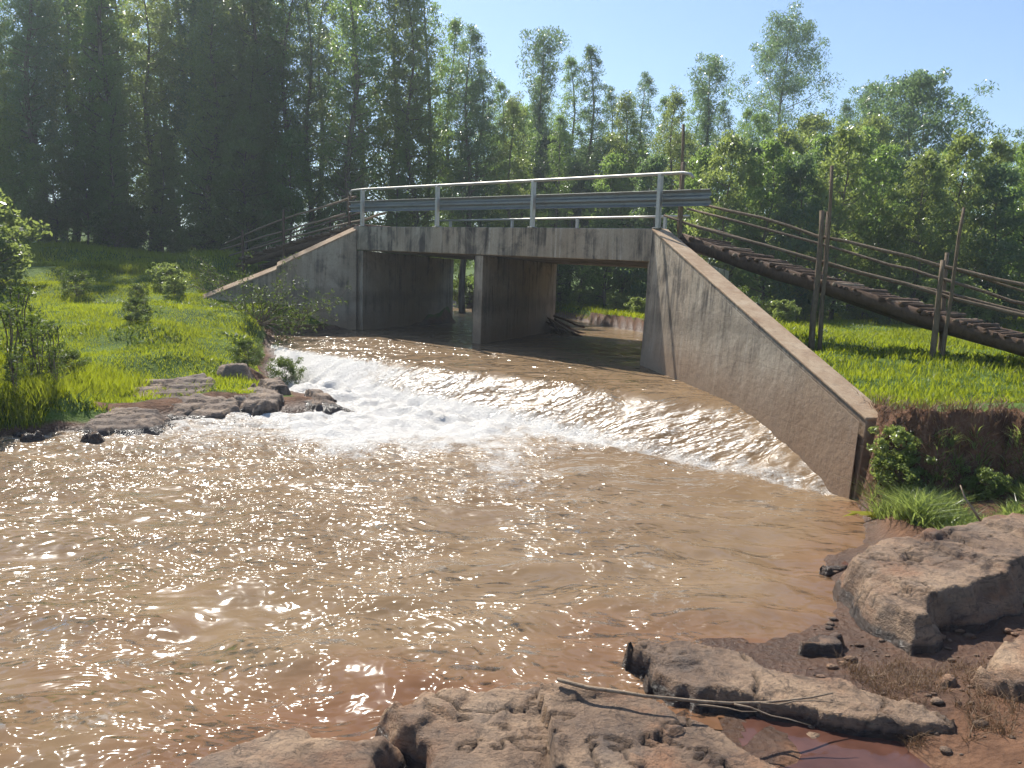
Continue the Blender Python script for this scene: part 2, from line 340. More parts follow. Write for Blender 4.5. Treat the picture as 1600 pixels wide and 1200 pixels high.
LOW = [(4.2, 7.2, .25), (5, 7.2, .34), (6, 7.4, .4), (3.6, 6.2, .08), (4.8, 6.3, .3), (3.2, 5.2, .08), (3.5, 4.4, .1), (2.8, 4.2, .06), (2.3, 4.5, .02), (1.9, 4.3, -.02), (2.5, 3.8, .1), (2.1, 3.6, -.02), (1.7, 3.6, -.02),
       (2.5, 3.4, .25), (2.9, 3.3, .42), (2.0, 3.2, .0), (1.9, 3.5, -.04), (2.25, 3.6, .0), (1.5, 3.9, -.05), (1.0, 4.3, -.1), (0.3, 3.4, -.05), (-0.6, 3.3, -.1), (-1.1, 3.0, -.1), (-1.5, 2.2, 0), (0.5, 2.6, 0), (1.6, 2.7, .1), (3.8, 2.4, .6),
       (0, 0, .72), (2, 0, .75), (-2, 0, .5), (4, -2, .9), (7, 4, .8), (6, 5.6, .55), (10, 3, 1.1), (9, 6, .9), (0, -6, 1.2), (8, -6, 1.5), (-2.6, -2.5, .3)]
def idw(x, y, pts, p=3.2):
    P = np.array(pts); num = np.zeros(x.shape); den = np.zeros(x.shape)
    for a, b, c in P:
        w = 1.0 / (((x - a) ** 2 + (y - b) ** 2 + 0.15) ** (p / 2)); num += w * c; den += w
    return num / den
BANK = [(3.95, 8.55), (4.2, 8.3), (4.7, 8.1), (5.4, 8.0), (6.8, 8.05), (9, 7.7), (14, 7.2), (60, 5), (60, 300), (3.95, 300)]     # ground behind the cut bank
def river_z(x, y):
    s = -((x - 2.79) * UP[0] + (y - 15.62) * UP[1]); L = (x - A0[0]) * AX[0] + (y - A0[1]) * AX[1]
    lip = np.interp(L, [-2, 3, 8, 11, 13.5], [3.0, 3.5, 3.1, 2.6, 2.4]); run = np.interp(L, [-2, 2, 7, 11, 14], [0.9, 1.1, 1.15, 1.3, 1.6])
    lip = lip + 0.18 * fbm(L * 0.8, L * 0 + 2.2, 3, 5)
    t = np.clip((s - lip) / run, -0.25, 1.0)
    drop = np.where(t < 0, 0.62 + (-t) * 0.12, 0.62 * (1 - np.clip(t, 0, 1) ** 1.25))
    z = np.minimum(0.76, np.where(s < lip, 0.62 + np.clip((lip - s) * 0.05, 0, .14), drop))
    foot = s - lip - run
    return z, s, L, (s - lip) / run, foot
def terrain_z(x, y, full=False):
    wx = x + 0.35 * fbm(x * 0.9, y * 0.9, 3, 3) * ((y > 9) & (x < 1)); wy = y + 0.35 * fbm(x * 0.9, y * 0.9, 3, 8) * ((y > 9) & (x < 1))
    sd_ = poly_sd(wx, wy, WATER); zw = river_z(x, y)[0]
    bk = poly_sd(x + 0.35 * fbm(x * 1.7, y * 1.7, 4, 21) + .12 * fbm(x * 6, y * 6, 3, 22), y + 0.50 * fbm(x * 1.7, y * 1.7, 4, 31) + .18 * fbm(x * 6, y * 6, 3, 32), BANK)
    hi = idw(x, y, LAND); lo = idw(x, y, LOW)
    right = (x > 3.0) | (y < 3)
    land = np.where((y < 9.6) & (x > -2.5) | (y < 3), lo + (hi - lo) * sstep(-0.28, 0.12, bk), hi)
    lf = sstep(-2.5, -1.5, -x)
    bw = np.where((x > 3.2) & (y > 7.9), 0.12, np.where(x > -2.6, 0.45, 0.7))
    zout = zw + 0.02 + (land - zw - 0.02) * sstep(0, 1, -sd_ / bw)
    zout = np.where(land < zw + 0.02, land, zout)
    zin = zw - np.clip(sd_ * 1.0, 0.0, 0.7) - 0.02
    z = np.where(sd_ > 0, zin, zout)
    z = z + 0.10 * fbm(x * 0.45, y * 0.45, 4, 2) * sstep(0.2, 1.2, -sd_) + 0.05 * fbm(x * 2.2, y * 2.2, 4, 9) * sstep(-0.2, 0.5, -sd_)
    z = z + .14 * fbm(x * 5, y * 5, 4, 66) * sstep(-.5, -.1, bk) * (1 - sstep(.1, .4, bk)) * ((x > 3.9) & (y < 11))
    if not full: return z
    face = sstep(-0.9, -0.5, bk) * (1 - sstep(0.12, 0.35, bk)) * (x > 3.5) * (y < 11)
    dirt = np.maximum(sstep(-0.45, 0.0, sd_), face * 1.2); dirt = np.maximum(dirt, sstep(-1.0, -0.4, sd_) * ((x > -6.9) & (x < -2.5) & (y > 11.5) & (y < 16.2)))
    lowdirt = ((y < 9.2) & (x > -2.6) & (bk < 0)) * 1.0
    lowdirt = np.where((x > 2.35) & (y < 3.9) & (z > 0.2), 0.2, lowdirt); dirt = np.maximum(dirt, lowdirt)
    wet = sstep(0.16, 0.0, z - zw) * (sd_ > -1.2)
    return z, dirt, wet, sd_, bk
def spaced(segs):
    out = [segs[0][0]]
    for a, b, st in segs:
        n = max(1, int(round((b - a) / st))); out += list(np.linspace(a, b, n + 1)[1:])
    return np.array(out)
def grid(xs, ys):
    X, Y = np.meshgrid(xs, ys); nx, ny = len(xs), len(ys)
    i = np.arange(nx * ny).reshape(ny, nx)
    Fq = np.stack([i[:-1, :-1], i[:-1, 1:], i[1:, 1:], i[1:, :-1]], -1).reshape(-1, 4)
    return X.ravel(), Y.ravel(), Fq
xs = spaced([(-240, -100, 35), (-100, -30, 10), (-30, -14, 1.0), (-14, 1.0, 0.15), (1.0, 7.0, 0.07), (7, 14, 0.25), (14, 40, 1.5), (40, 100, 10), (100, 240, 35)])
ys = spaced([(-60, -8, 8), (-8, 2.5, 0.7), (2.5, 10.5, 0.07), (10.5, 26, 0.17), (26, 45, 0.7), (45, 110, 5), (110, 320, 35)])
X, Y, Fq = grid(xs, ys)
Z, dirt, wet, _, _ = terrain_z(X, Y, True)
Z = Z + np.clip(np.hypot(X, Y) - 70, 0, None) * 0.03 * (Y > 30)
me = mesh_np('ground', np.stack([X, Y, Z], 1), Fq); attr(me, 'dirt', dirt); attr(me, 'wet', wet)
tag(link('ground', me, M['ground']), kind='structure')
def gz(x, y): return float(terrain_z(np.array([x], float), np.array([y], float))[0])

# ------------------------------------------------------------------ river
xs = spaced([(-14, -8, 0.2), (-8, 4.4, 0.055), (4.4, 6, 0.2)]); ys = spaced([(-3, 2.6, 0.3), (2.6, 20, 0.055), (20, 30, 0.2), (30, 60, 1.0)])
X, Y, Fq = grid(xs, ys)
zw, s, L, t, foot = river_z(X, Y)
sdw = poly_sd(X, Y, WATER)
midf = np.interp(L, [0, 7, 9.5, 11.5, 13.5], [1.0, 1.0, 0.9, 0.6, 0.4])           # the jump is wildest on the left
jump = sstep(-0.35, 0.1, foot) * np.exp(-np.clip(foot, 0, None) / np.interp(L, [2, 7, 9.5, 11.5, 13], [4.0, 4.6, 3.4, 1.1, 0.4]))
onfall = sstep(0.0, 0.35, t) * (1 - sstep(0.8, 1.15, t))
turb = fbm(X * 2.6, Y * 2.6, 5, 41, 0.55)
rid = 1 - 2 * np.abs(fbm(X * 1.9 + 3, Y * 1.9, 4, 61))
Zw = zw + jump * midf * (0.20 * turb + 0.09 * (rid - 0.6)) + onfall * (0.03 * fbm(L * 5.5, s * 1.4, 4, 71) + 0.02 * fbm(L * 11, s * 5, 3, 72))
pool = sstep(0.2, 3.0, foot)
Zw = Zw + (0.05 * fbm(X * 1.3 + 0.4 * Y, Y * 2.0, 3, 81) + 0.012 * fbm(X * 3.3, Y * 5.1, 3, 82)) * (0.4 + pool)
calm = sstep(2.4, 0.6, X + 0.16 * (Y - 6))        # the pool flattens towards the right bank
glare = np.exp(-np.clip(foot, 0, None) / 3.2) * (foot > -.2)
rough = np.clip(0.34 + 0.55 * jump * midf + 0.8 * onfall + 0.13 * calm * pool - 0.28 * (1 - calm) * pool + 0.5 * calm * glare, 0.12, 1.7)
foam = jump * midf * 1.22 + onfall * np.interp(L, [2, 5, 7, 9, 13], [1.0, 0.95, 0.58, 0.46, 0.40]) + 0.33 * sstep(-0.1, 0.35, t) * (t < 0.0)  # on the right, part of this white is painted for the silvery glint
line = np.exp(-((foot - 0.1) / 0.22) ** 2) * np.interp(L, [0, 8, 12, 14], [0.5, 0.95, 0.85, 0.4]); foam = np.maximum(foam, line)
foam = foam + 0.34 * pool * calm * np.exp(-np.clip(foot, 0, None) / 4.0) * sstep(-.2, .25, fbm(X * .9 + .3 * Y, Y * .35, 3, 77))
foam = foam + 0.95 * np.exp(-((X + 1.8 + .25 * (Y - 12)) / 2.1) ** 2) * np.exp(-np.clip(foot, 0, None) / 3.6) * (foot > 0) * (0.65 + 1.1 * np.clip(fbm(X * 1.6, Y * .8, 4, 78), -.5, .5))
foam = foam + 0.30 * np.exp(-(((X + 2.1) / 0.5) ** 2 + ((Y - 3.7) / 0.5) ** 2))
shallow = np.clip(sstep(0.75, 0.0, sdw) * (Y < 8.5), 0, 1) * 0.40 + 0.2 * sstep(0.42, 0.62, 0.5 + fbm(X * 0.8, Y * 0.8, 3, 95)) * (Y < 5)
keep = (poly_sd(X, Y, WATER) > -0.9)
fk = keep[Fq].all(1)
me = mesh_np('river_water', np.stack([X, Y, Zw], 1), Fq[fk])
attr(me, 'foam', foam); attr(me, 'rough', rough); attr(me, 'sheet', np.clip(onfall * np.interp(L, [5, 8], [0.2, 1.0]) + 0.9 * glare * calm, 0, 1)); attr(me, 'shallow', np.clip(shallow, 0, 1))
tag(link('river_water', me, M['water']), kind='structure')

# ------------------------------------------------------------------ the concrete bridge
bridge = empty('concrete_bridge', (-0.9, 19.3, 0.0))
tag(bridge, 'weathered grey concrete road bridge with two openings spanning the river', 'bridge')
def along(L, off, z, back=0.0):           # skewed: off metres of deck width measured along the flow axis
    p = A0 + AX * L + RIV * off; return (p[0], p[1], z)
W = 6.75
b = MB(); l0, l1 = -0.3, 10.45
b.hexa([along(l0, 0, deck_z(l0) - .68), along(l1, 0, deck_z(l1) - .66), along(l1, W, deck_z(l1) - .66), along(l0, W, deck_z(l0) - .68)],
       [along(l0, 0, deck_z(l0)), along(l1, 0, deck_z(l1)), along(l1, W, deck_z(l1)), along(l0, W, deck_z(l0))])
b.build('deck', M['concrete'], bridge, bevel=0.02)
b = MB(); e = 0.05
b.hexa([along(4.93, e, -.6), along(5.25, e, -.6), along(5.25, W - .1, -.6), along(4.93, W - .1, -.6)], [along(4.93, e, 2.97), along(5.25, e, 2.97), along(5.25, W - .1, 2.97), along(4.93, W - .1, 2.97)])
b.build('pier', M['concrete'], bridge, bevel=0.03)
b = MB(); b.hexa([along(-1.3, .06, -.6), along(0.02, .06, -.6), along(0.02, W - .05, -.6), along(-1.3, W - .05, -.6)], [along(-1.3, .06, 3.1), along(0.02, .06, 3.1), along(0.02, W - .05, 3.1), along(-1.3, W - .05, 3.1)])
b.build('abutment', M['concrete'], bridge, bevel=0.02)
b = MB(); b.hexa([along(10.18, .06, -.6), along(11.5, .06, -.6), along(11.5, W - .05, -.6), along(10.18, W - .05, -.6)], [along(10.18, .06, 2.83), along(11.5, .06, 2.83), along(11.5, W - .05, 2.83), along(10.18, W - .05, 2.83)])
b.build('abutment', M['concrete'], bridge, bevel=0.02)
def wing(S, E, n, zs, ze, th, bat, name='wing_wall', zb=-0.7, h=0.035, hf=1.0):
    S, E, n = map(np.array, (S, E, n))                 # n: unit normal to the river side
    o = MB()
    bS, bE = S + n * bat, E + n * bat * 0.75
    o.hexa([(*bS, zb), (*bE, zb), (*(E - n * th), zb), (*(S - n * th), zb)], [(*S, zs), (*E, ze), (*(E - n * th), ze), (*(S - n * th), zs)])
    w = o.build(name, M['concrete'], bridge, bevel=0.015)
    c = MB(); d = 0.02
    c.hexa([(*(S + n * d), zs - .004), (*(E + n * d), ze - .004), (*(E - n * (th + d)), ze - .004), (*(S - n * (th + d)), zs - .004)],
           [(*(S + n * d), zs + h * hf), (*(E + n * d), ze + h * hf), (*(E - n * (th + d)), ze + h), (*(S - n * (th + d)), zs + h)])
    cp = c.build('coping', M['coping'], w, bevel=0.012)
    return w
def unit(v): v = np.array(v, float); return v / np.hypot(*v)
S = np.array([2.70, 15.66]); E = np.array([4.05, 8.62]); d = unit(E - S); n = np.array([d[1], -d[0]])
if n[0] > 0: n = -n
ww = wing(S, E, n, 3.47, 0.92, 0.30, 0.16); tag(ww, 'sunlit wing wall with dusty sloping top and dark streaks')
# the lower, later panel of the right wing wall stands a little proud
P0 = S + d * 3.3; P1 = E - d * 0.02; o = MB()
def facept(P, z, pr): k = (3.47 - z) / 4.2; return (*(P + n * (0.16 * np.clip(k, 0, 1) * 0.8 + pr)), z)
o.add([facept(P0, -.7, .0), facept(P1, -.7, .0), facept(P1, .90, .0), facept(P0, 2.24, .0), facept(P0, -.7, .03), facept(P1, -.7, .03), facept(P1, .90, .004), facept(P0, 2.24, .004)],
      [(3, 2, 1, 0), (4, 5, 6, 7), (0, 1, 5, 4), (1, 2, 6, 5), (2, 3, 7, 6), (3, 0, 4, 7)])
o.build('wall_panel', M['concrete'], ww, bevel=0.01)
S = np.array([-4.74, 23.06]); E1 = np.array([-6.95, 22.52]); E = np.array([-9.0, 22.05]); d = unit(E - S); n = np.array([d[1], -d[0]])
if n[1] > 0: n = -n
ww = wing(S, E1, n, 3.68, 2.51, 0.3, 0.12, h=.17, hf=.2); tag(ww, 'shaded wing wall falling to the grassy bank')
wing(E1 + d * 0.005 - n * 0.03, E, n, 2.43, 1.50, 0.26, 0.08, h=.16, hf=.2)
# near hand rail, its posts and the crash barrier
PL = [0.0, 3.44, 6.9, 10.37]
o = MB(); pts = [bp(-0.62, .02, deck_z(0) + 0.93), bp(-0.66, .02, deck_z(0) + 1.0), bp(-0.55, .02, deck_z(0) + 1.055)] + [bp(l, .02, deck_z(l) + 1.06) for l in (0, 2, 3.44, 5, 6.9, 8.6, 10.37, 10.9)] + [bp(11.05, .02, deck_z(11) + 1.03), bp(11.12, .02, deck_z(11) + 0.95)]
o.tube(pts, 0.032, 10); hr = o.build('handrail', M['rail'], bridge, smooth=True)
for l in PL:
    o = MB(); x0 = bp(l - .04, .0, 0); k = 0.04
    o.hexa([bp(l - k, -.03, deck_z(l) - .02), bp(l + k, -.03, deck_z(l) - .02), bp(l + k, .07, deck_z(l) - .02), bp(l - k, .07, deck_z(l) - .02)],
           [bp(l - k, -.03, deck_z(l) + 1.045), bp(l + k, -.03, deck_z(l) + 1.045), bp(l + k, .07, deck_z(l) + 1.045), bp(l - k, .07, deck_z(l) + 1.045)])
    o.hexa([bp(l - .09, -.06, deck_z(l) + .001), bp(l + .09, -.06, deck_z(l) + .001), bp(l + .09, .11, deck_z(l) + .001), bp(l - .09, .11, deck_z(l) + .001)],
           [bp(l - .09, -.06, deck_z(l) + .016), bp(l + .09, -.06, deck_z(l) + .016), bp(l + .09, .11, deck_z(l) + .016), bp(l - .09, .11, deck_z(l) + .016)])
    o.build('post', M['rail'], hr, bevel=0.006)
prof = [(0.0, .155), (-.015, .14), (-.075, .10), (-.075, .06), (-.01, .02), (-.01, -.02), (-.075, -.06), (-.075, -.10), (-.015, -.14), (0.0, -.155)]   # W profile: (offset, height)
o = MB(); vs = []; fs = []; Ls = np.linspace(-0.95, 11.4, 14); m_ = len(prof)
for l in Ls:
    zc = deck_z(l) + 0.60 - 0.012 * max(0, -l)
    for (a, h) in prof: vs.append(bp(l, .17 - a, zc + h))
for i in range(len(Ls) - 1):
    for k in range(m_ - 1): fs.append((i * m_ + k, i * m_ + k + 1, (i + 1) * m_ + k + 1, (i + 1) * m_ + k))
o.add(vs, fs); cb = o.build('crash_barrier', M['barrier'], bridge)
sm = cb.modifiers.new('thick', 'SOLIDIFY'); sm.thickness = 0.006
# far hand rail
o = MB(); fo_ = 6.12
o.tube([bp(l, fo_, 4.56 - .0185 * (l + 3.75)) for l in np.linspace(-3.8, 7.2, 7)], 0.034, 8); fr = o.build('handrail', M['rail'], bridge, smooth=True)
tag(fr, 'lower pale hand rail along the far side of the deck')
for l in (-3.2, 0.1, 3.06, 6.4):
    o = MB(); zt = 4.54 - .0185 * (l + 3.75)
    o.hexa([bp(l - .04, fo_ - .04, 3.4), bp(l + .04, fo_ - .04, 3.4), bp(l + .04, fo_ + .04, 3.4), bp(l - .04, fo_ + .04, 3.4)], [bp(l - .04, fo_ - .04, zt), bp(l + .04, fo_ - .04, zt), bp(l + .04, fo_ + .04, zt), bp(l - .04, fo_ + .04, zt)])
    o.build('post', M['rail'], fr)

# ------------------------------------------------------------------ pole walkways at both ends of the bridge
def jig(pts, n, amp, seed):
    """resample a polyline into n points with a little crookedness"""
    r = random.Random(seed); P = [Vector(p) for p in pts]; out = []
    for i in range(n):
        u = i / (n - 1) * (len(P) - 1); k = min(int(u), len(P) - 2); q = P[k].lerp(P[k + 1], u - k)
        out.append(q + Vector((r.uniform(-1, 1), r.uniform(-1, 1), r.uniform(-1, 1))) * amp)
    return out
def pole(parent, name, pts, ra, rb, mat, seed, n=9, amp=0.018):
    o = MB(); P = jig(pts, n, amp, seed); o.tube(P, [ra + (rb - ra) * i / (n - 1) for i in range(n)], 7, 0.12, seed)
    return o.build(name, mat, parent, smooth=True)
def rz_(L): return np.interp(L, [10.6, 11.78, 13.68, 15.66, 16.73, 19.5], [3.44, 3.07, 2.54, 2.02, 1.74, 1.25])
wr = empty('wooden_walkway', (5.6, 13.4, 1.3))
tag(wr, 'rickety pole walkway with log deck sloping down behind the right wing wall', 'walkway')
for off, sd_ in ((.42, 1), (.62, 2), (1.45, 3)):
    pole(wr, 'stringer', [bp(l, off, rz_(l) - (.11 if off < .5 else .15)) for l in (10.7, 12, 13.7, 15.6, 17, 18.6)], .13, .12, M['log'], sd_, 12, .02)
r_ = random.Random(5); l = 11.0; k = 0
while l < 18.4:
    o = MB(); ra = r_.uniform(.028, .05); z = rz_(l) + ra - .075 + r_.uniform(-.01, .03); a = r_.uniform(-.05, .05); e0 = .37 - r_.uniform(.0, .09); e1 = 1.6 + r_.uniform(0, .15)
    o.tube([bp(l - a, e0, z), bp(l, .9, z + r_.uniform(-.01, .01)), bp(l + a, e1, z)], [ra, ra * .95, ra * .85], 7, .12, k)
    o.build('deck_log', M['log'] if r_.random() < .85 else M['deadwood_lit_rail'] if r_.random() < .35 else M['pole'], wr, smooth=True)
    l += r_.choice([.08, .09, .09, .1, .11, .14, .2]); k += 1
NR = [[(10.95, 4.03), (12.52, 3.62), (13.61, 3.29), (14.8, 3.02), (15.74, 2.75), (16.64, 2.57), (18, 2.3)],
      [(10.28, 3.79), (11.19, 3.51), (13.65, 2.88), (15.63, 2.34), (16.69, 2.09), (18, 1.85)]]
for i, pl in enumerate(NR): pole(wr, 'rail', [bp(l, .38, z) for l, z in pl], .026, .034, M['pole'], 30 + i, 14, .022)
FR = [[(10.09, 4.05), (13.15, 3.21), (14.44, 2.86), (15.29, 2.6), (16.44, 2.28), (18, 2.0)], [(10.2, 3.7), (13.18, 2.89), (16.46, 2.12), (18, 1.8)]]
for i, pl in enumerate(FR): pole(wr, 'rail', [bp(l, 1.5, z) for l, z in pl], .024, .03, M['pole'], 40 + i, 14, .022)
pole(wr, 'rail', [bp(15.74, .40, 2.76), bp(16.2, .42, 2.62), bp(16.75, .45, 2.42), bp(17.4, .5, 2.1)], .02, .018, M['pole'], 47, 6, .01)
for l, off, zt, lean, ra in ((13.72, .30, 4.50, -.05, .035), (13.58, .27, 3.75, .0, .05), (15.66, .30, 3.72, .1, .03), (15.55, .27, 2.9, 0, .045), (10.74, .32, 4.8, -.06, .05), (17.6, .3, 2.9, 0, .04)):
    p = bp(l, off, 0); g_ = gz(p[0], p[1]) - .25
    pole(wr, 'post', [(p[0], p[1], g_), bp(l + lean * .5, off, (g_ + zt) / 2), bp(l + lean, off, zt)], ra * 1.15, ra * .8, M['pole'], int(l * 10 + ra * 100), 7, .012)
for l, zt, ra in ((9.85, 5.82, .04), (13.16, 3.86, .035), (15.28, 3.1, .04)):
    p = bp(l, 1.58, 0); g_ = gz(p[0], p[1]) - .25 if l > 10.5 else deck_z(l)
    pole(wr, 'post', [(p[0], p[1], g_), bp(l - .02, 1.58, (g_ + zt) / 2), bp(l - .05, 1.58, zt)], ra * 1.1, ra * .8, M['pole'], int(l * 10), 7, .012)
wl = empty('wooden_walkway', (-9.5, 27.0, 2.0))
tag(wl, 'half hidden pole walkway rising to the bridge behind the left wing wall', 'walkway')
lz = lambda l: np.interp(l, [-9.5, -5.04, -1.12, -.2], [2.62, 3.30, 3.80, 3.85])
for off in (.45, 1.4): pole(wl, 'stringer', [bp(l, off, lz(l) - .14) for l in (-.3, -3, -6, -9.6)], .12, .11, M['log'], int(off * 10), 10, .02)
l = -.5; r_ = random.Random(9)
while l > -8.5:
    o = MB(); ra = r_.uniform(.035, .055); z = lz(l) + ra - .01
    o.tube([bp(l, .28 - r_.uniform(0, .12), z), bp(l + .03, 1.6, z)], [ra, ra * .9], 7, .1, int(-l * 100)); o.build('deck_log', M['log'] if r_.random() < .5 else M['pole'], wl, smooth=True)
    l -= r_.choice([.12, .14, .18, .25])
for i, pl in enumerate(([(-.9, 4.75), (-1.2, 4.70), (-5.16, 4.25), (-8.89, 3.62), (-10, 3.4)], [(-1.48, 4.23), (-5.16, 3.82), (-10.28, 3.19)], [(.6, 4.17), (-.77, 4.01), (-5.03, 3.56), (-9.45, 2.95)])):
    pole(wl, 'rail', [bp(l, .38, z) for l, z in pl], .036, .028, M['deadwood_lit_rail'], 60 + i, 12, .02)  # paler wood than the posts, standing in for sunlight on these rails
for i, pl in enumerate(([(-1.2, 4.55), (-5.5, 4.0), (-10, 3.3)],)):
    pole(wl, 'rail', [bp(l, 1.5, z) for l, z in pl], .036, .028, M['pole'], 70 + i, 12, .02)
for l, off, zt in ((-1.1, .3, 4.75), (-5.16, .3, 4.5), (-4.2, 1.55, 4.3), (-8.2, .3, 3.9)):
    p = bp(l, off, 0); g_ = gz(p[0], p[1]) - .25
    pole(wl, 'post', [(p[0], p[1], g_), (p[0], p[1], zt)], .05, .04, M['log'], int(-l * 10), 6, .012)

# ------------------------------------------------------------------ rocks
def rock(label, outline, base, top, tilt=(0, 0), edge=0.12, res=0.022, rough=0.05, terr=0.05, crk=0.03, cs=2.2, seed=1, wetz=0.07, warp=0.10, cat='rock', shape=None, sink=0.35, facet=0.5, mat='rock'):
    P = np.array(outline); c = P.mean(0); mrg = 0.12 + warp
    xs = np.arange(P[:, 0].min() - mrg, P[:, 0].max() + mrg, res); ys = np.arange(P[:, 1].min() - mrg, P[:, 1].max() + mrg, res)
    X, Y, Fq = grid(xs, ys)
    wx = X + warp * fbm(X * 2.3, Y * 2.3, 4, seed) + 0.3 * warp * fbm(X * 9, Y * 9, 3, seed + 3); wy = Y + warp * fbm(X * 2.3, Y * 2.3, 4, seed + 7) + 0.3 * warp * fbm(X * 9, Y * 9, 3, seed + 5)
    sd_ = poly_sd(wx, wy, P)
    f1, f2, cid, fac = worley(wx * cs, wy * cs * 0.8, seed); gap = f2 - f1; fac2 = worley(wx * cs * 2.9, wy * cs * 2.3, seed + 5)[3]; fac3 = worley(wx * cs * 8, wy * cs * 6.5, seed + 6)[3]
    plane_ = (X - c[0]) * tilt[0] + (Y - c[1]) * tilt[1]
    blk = (cid - 0.5) * terr * 0.8 + facet * (fac * 0.30 + fac2 * 0.07 + fac3 * 0.012)
    f = fbm(X * 1.6, Y * 1.6, 5, seed + 11)
    h = top + plane_ + rough * 2.0 * f + blk
    if shape is not None: h = h + shape(X, Y)
    q = terr * 0.7                                             # bedding steps
    if q > 0:
        u = (h + 0.02 * fbm(X * 3, Y * 3, 3, seed + 13)) / q; k = np.floor(u); fr_ = u - k
        h = q * (k + sstep(0.40, 0.62, fr_)) * 0.7 + h * 0.3
    crack = sstep(0.03, 0.0, gap + 0.03 * fbm(X * 7, Y * 7, 3, seed + 15)) * sstep(-.12, .10, fbm(X * 1.9, Y * 1.9, 2, seed + 16))
    fl1 = np.abs(fbm(X * 1.15 + 7, Y * 1.7, 5, seed + 41)) ; fl2 = np.abs(fbm(X * 2.4, Y * 1.3 + 3, 5, seed + 47))
    crack = np.maximum(crack, np.maximum(sstep(.018, .004, fl1), .8 * sstep(.016, .004, fl2) * sstep(-.05, .1, fbm(X * 1.2, Y * 1.2, 2, seed + 49))))
    h = h - crk * crack * .45 + rough * 0.22 * fbm(X * 8, Y * 8, 4, seed + 17) + rough * 0.10 * fbm(X * 24, Y * 24, 3, seed + 19)
    prof = np.clip((sd_ + 0.02) / (edge * (0.6 + 0.9 * cid) + 0.02), 0, 1) ** 0.75
    lowz = base - sink
    Zr = lowz + (h - lowz) * prof
    side = (1 - prof) * (prof > 0)
    X = X + side * 0.05 * fbm(Zr * 14, Y * 6, 3, seed + 23); Y = Y + side * 0.05 * fbm(X * 6, Zr * 14, 3, seed + 29); Zr = Zr + side * prof * 0.12 * fbm(X * 5, Y * 5, 4, seed + 31)
    fk = (sd_[Fq] > -0.03).any(1); used = np.unique(Fq[fk]); remap = np.full(len(X), -1); remap[used] = np.arange(len(used))
    loc = np.array([c[0], c[1], base])
    me = mesh_np('rock', np.stack([X, Y, Zr], 1)[used] - loc, remap[Fq[fk]])
    attr(me, 'crack', (crack * 0.85)[used]); attr(me, 'wet', sstep(wetz + 0.06, wetz - 0.04, Zr)[used])
    o = link('rock', me, M[mat]); o.location = loc; tag(o, label, cat); return o
rock('tan cracked rock slab at the bottom edge left of the centre slab', [(-1.75, 3.0), (-1.5, 3.36), (-1.22, 3.62), (-0.93, 3.70), (-0.70, 3.64), (-0.40, 3.60), (-0.30, 3.36), (-0.32, 3.0), (-0.35, 2.4), (-1.8, 2.2)], -0.1, 0.17, (0.03, 0.0), .22, .016, .022, .04, .05, 1.2, 3, .05, .10, facet=.35)
rock('large brown rock slab in the foreground under the fallen stick', [(-0.80, 3.70), (-0.45, 3.90), (-0.29, 4.03), (0.06, 4.13), (0.42, 4.16), (0.80, 4.06), (1.20, 3.80), (1.5, 3.45), (1.6, 3.0), (1.5, 2.2), (-0.50, 2.2), (-0.55, 3.3), (-0.72, 3.5)], -0.1, 0.19, (-0.02, 0.03), .30, .016, .03, .055, .06, .85, 107, .06, .12, facet=.38)
rock('grey cracked rock shelf running along the water on the right of the foreground', [(0.66, 4.58), (0.85, 4.74), (1.14, 4.72), (1.47, 4.57), (1.62, 4.41), (1.97, 4.32), (2.32, 4.11), (2.60, 3.92), (2.46, 3.70), (1.95, 3.72), (1.45, 3.84), (1.06, 3.96), (0.80, 4.20)], -0.1, 0.125, (-0.01, 0.04), .09, .016, .02, .04, .06, 1.2, 13, .05, .10, facet=.22)
rock('small dark wet rock at the water edge by the big boulder', [(1.74, 4.70), (2.0, 4.92), (2.25, 5.01), (2.34, 4.87), (2.21, 4.64), (1.80, 4.58)], -0.1, 0.11, (0, 0.05), .08, .018, .03, .04, .04, 2, 19, .10)
def ridge(X, Y):
    u = (X - 2.5) * 0.80 + (Y - 5.0) * 0.60; v = -(X - 2.5) * 0.60 + (Y - 5.0) * 0.80
    return 0.05 * np.clip(u, 0, 3) - 0.10 * np.clip(v - 0.35, 0, 2) - 0.12 * np.clip(0.2 - u, 0, 1)
rock('big reddish boulder on the right shore with a dark shaded front', [(2.56, 5.90), (2.46, 5.30), (2.40, 4.80), (2.55, 4.52), (2.93, 4.56), (3.10, 4.92), (3.50, 5.10), (4.1, 5.4), (5.0, 6.0), (5.2, 6.9), (4.4, 6.85), (3.8, 6.5), (3.3, 6.36), (2.9, 6.24)], 0.0, 0.31, (0.02, 0.0), .20, .018, .028, .10, .05, 0.62, 131, .10, .12, shape=ridge, facet=1.0)
rock('rounded red brown boulder at the right edge of the foreground', [(2.72, 4.28), (2.90, 4.50), (3.2, 4.74), (3.7, 5.0), (4.1, 4.7), (3.9, 4.1), (3.2, 3.92), (2.78, 4.02)], 0.0, 0.27, (0.08, 0.04), .2, .018, .05, .07, .04, 0.9, 29, .08, .12, facet=.5)
rock('flat wet rock lip beside the orange puddle under the bank', [(2.66, 6.28), (3.07, 6.55), (3.6, 6.80), (3.75, 6.64), (3.2, 6.36), (2.95, 6.22), (2.70, 6.10)], -0.1, 0.05, (0, 0.02), .06, .02, .03, .03, .03, 3, 31, .12)
rock('dark submerged rock breaking the surface left of the grey shelf', [(0.55, 4.82), (0.75, 5.08), (1.05, 5.0), (1.15, 4.86), (0.9, 4.80), (0.7, 4.72)], -0.1, 0.015, (0, 0.0), .14, .02, .03, .02, .02, 3, 37, .2)
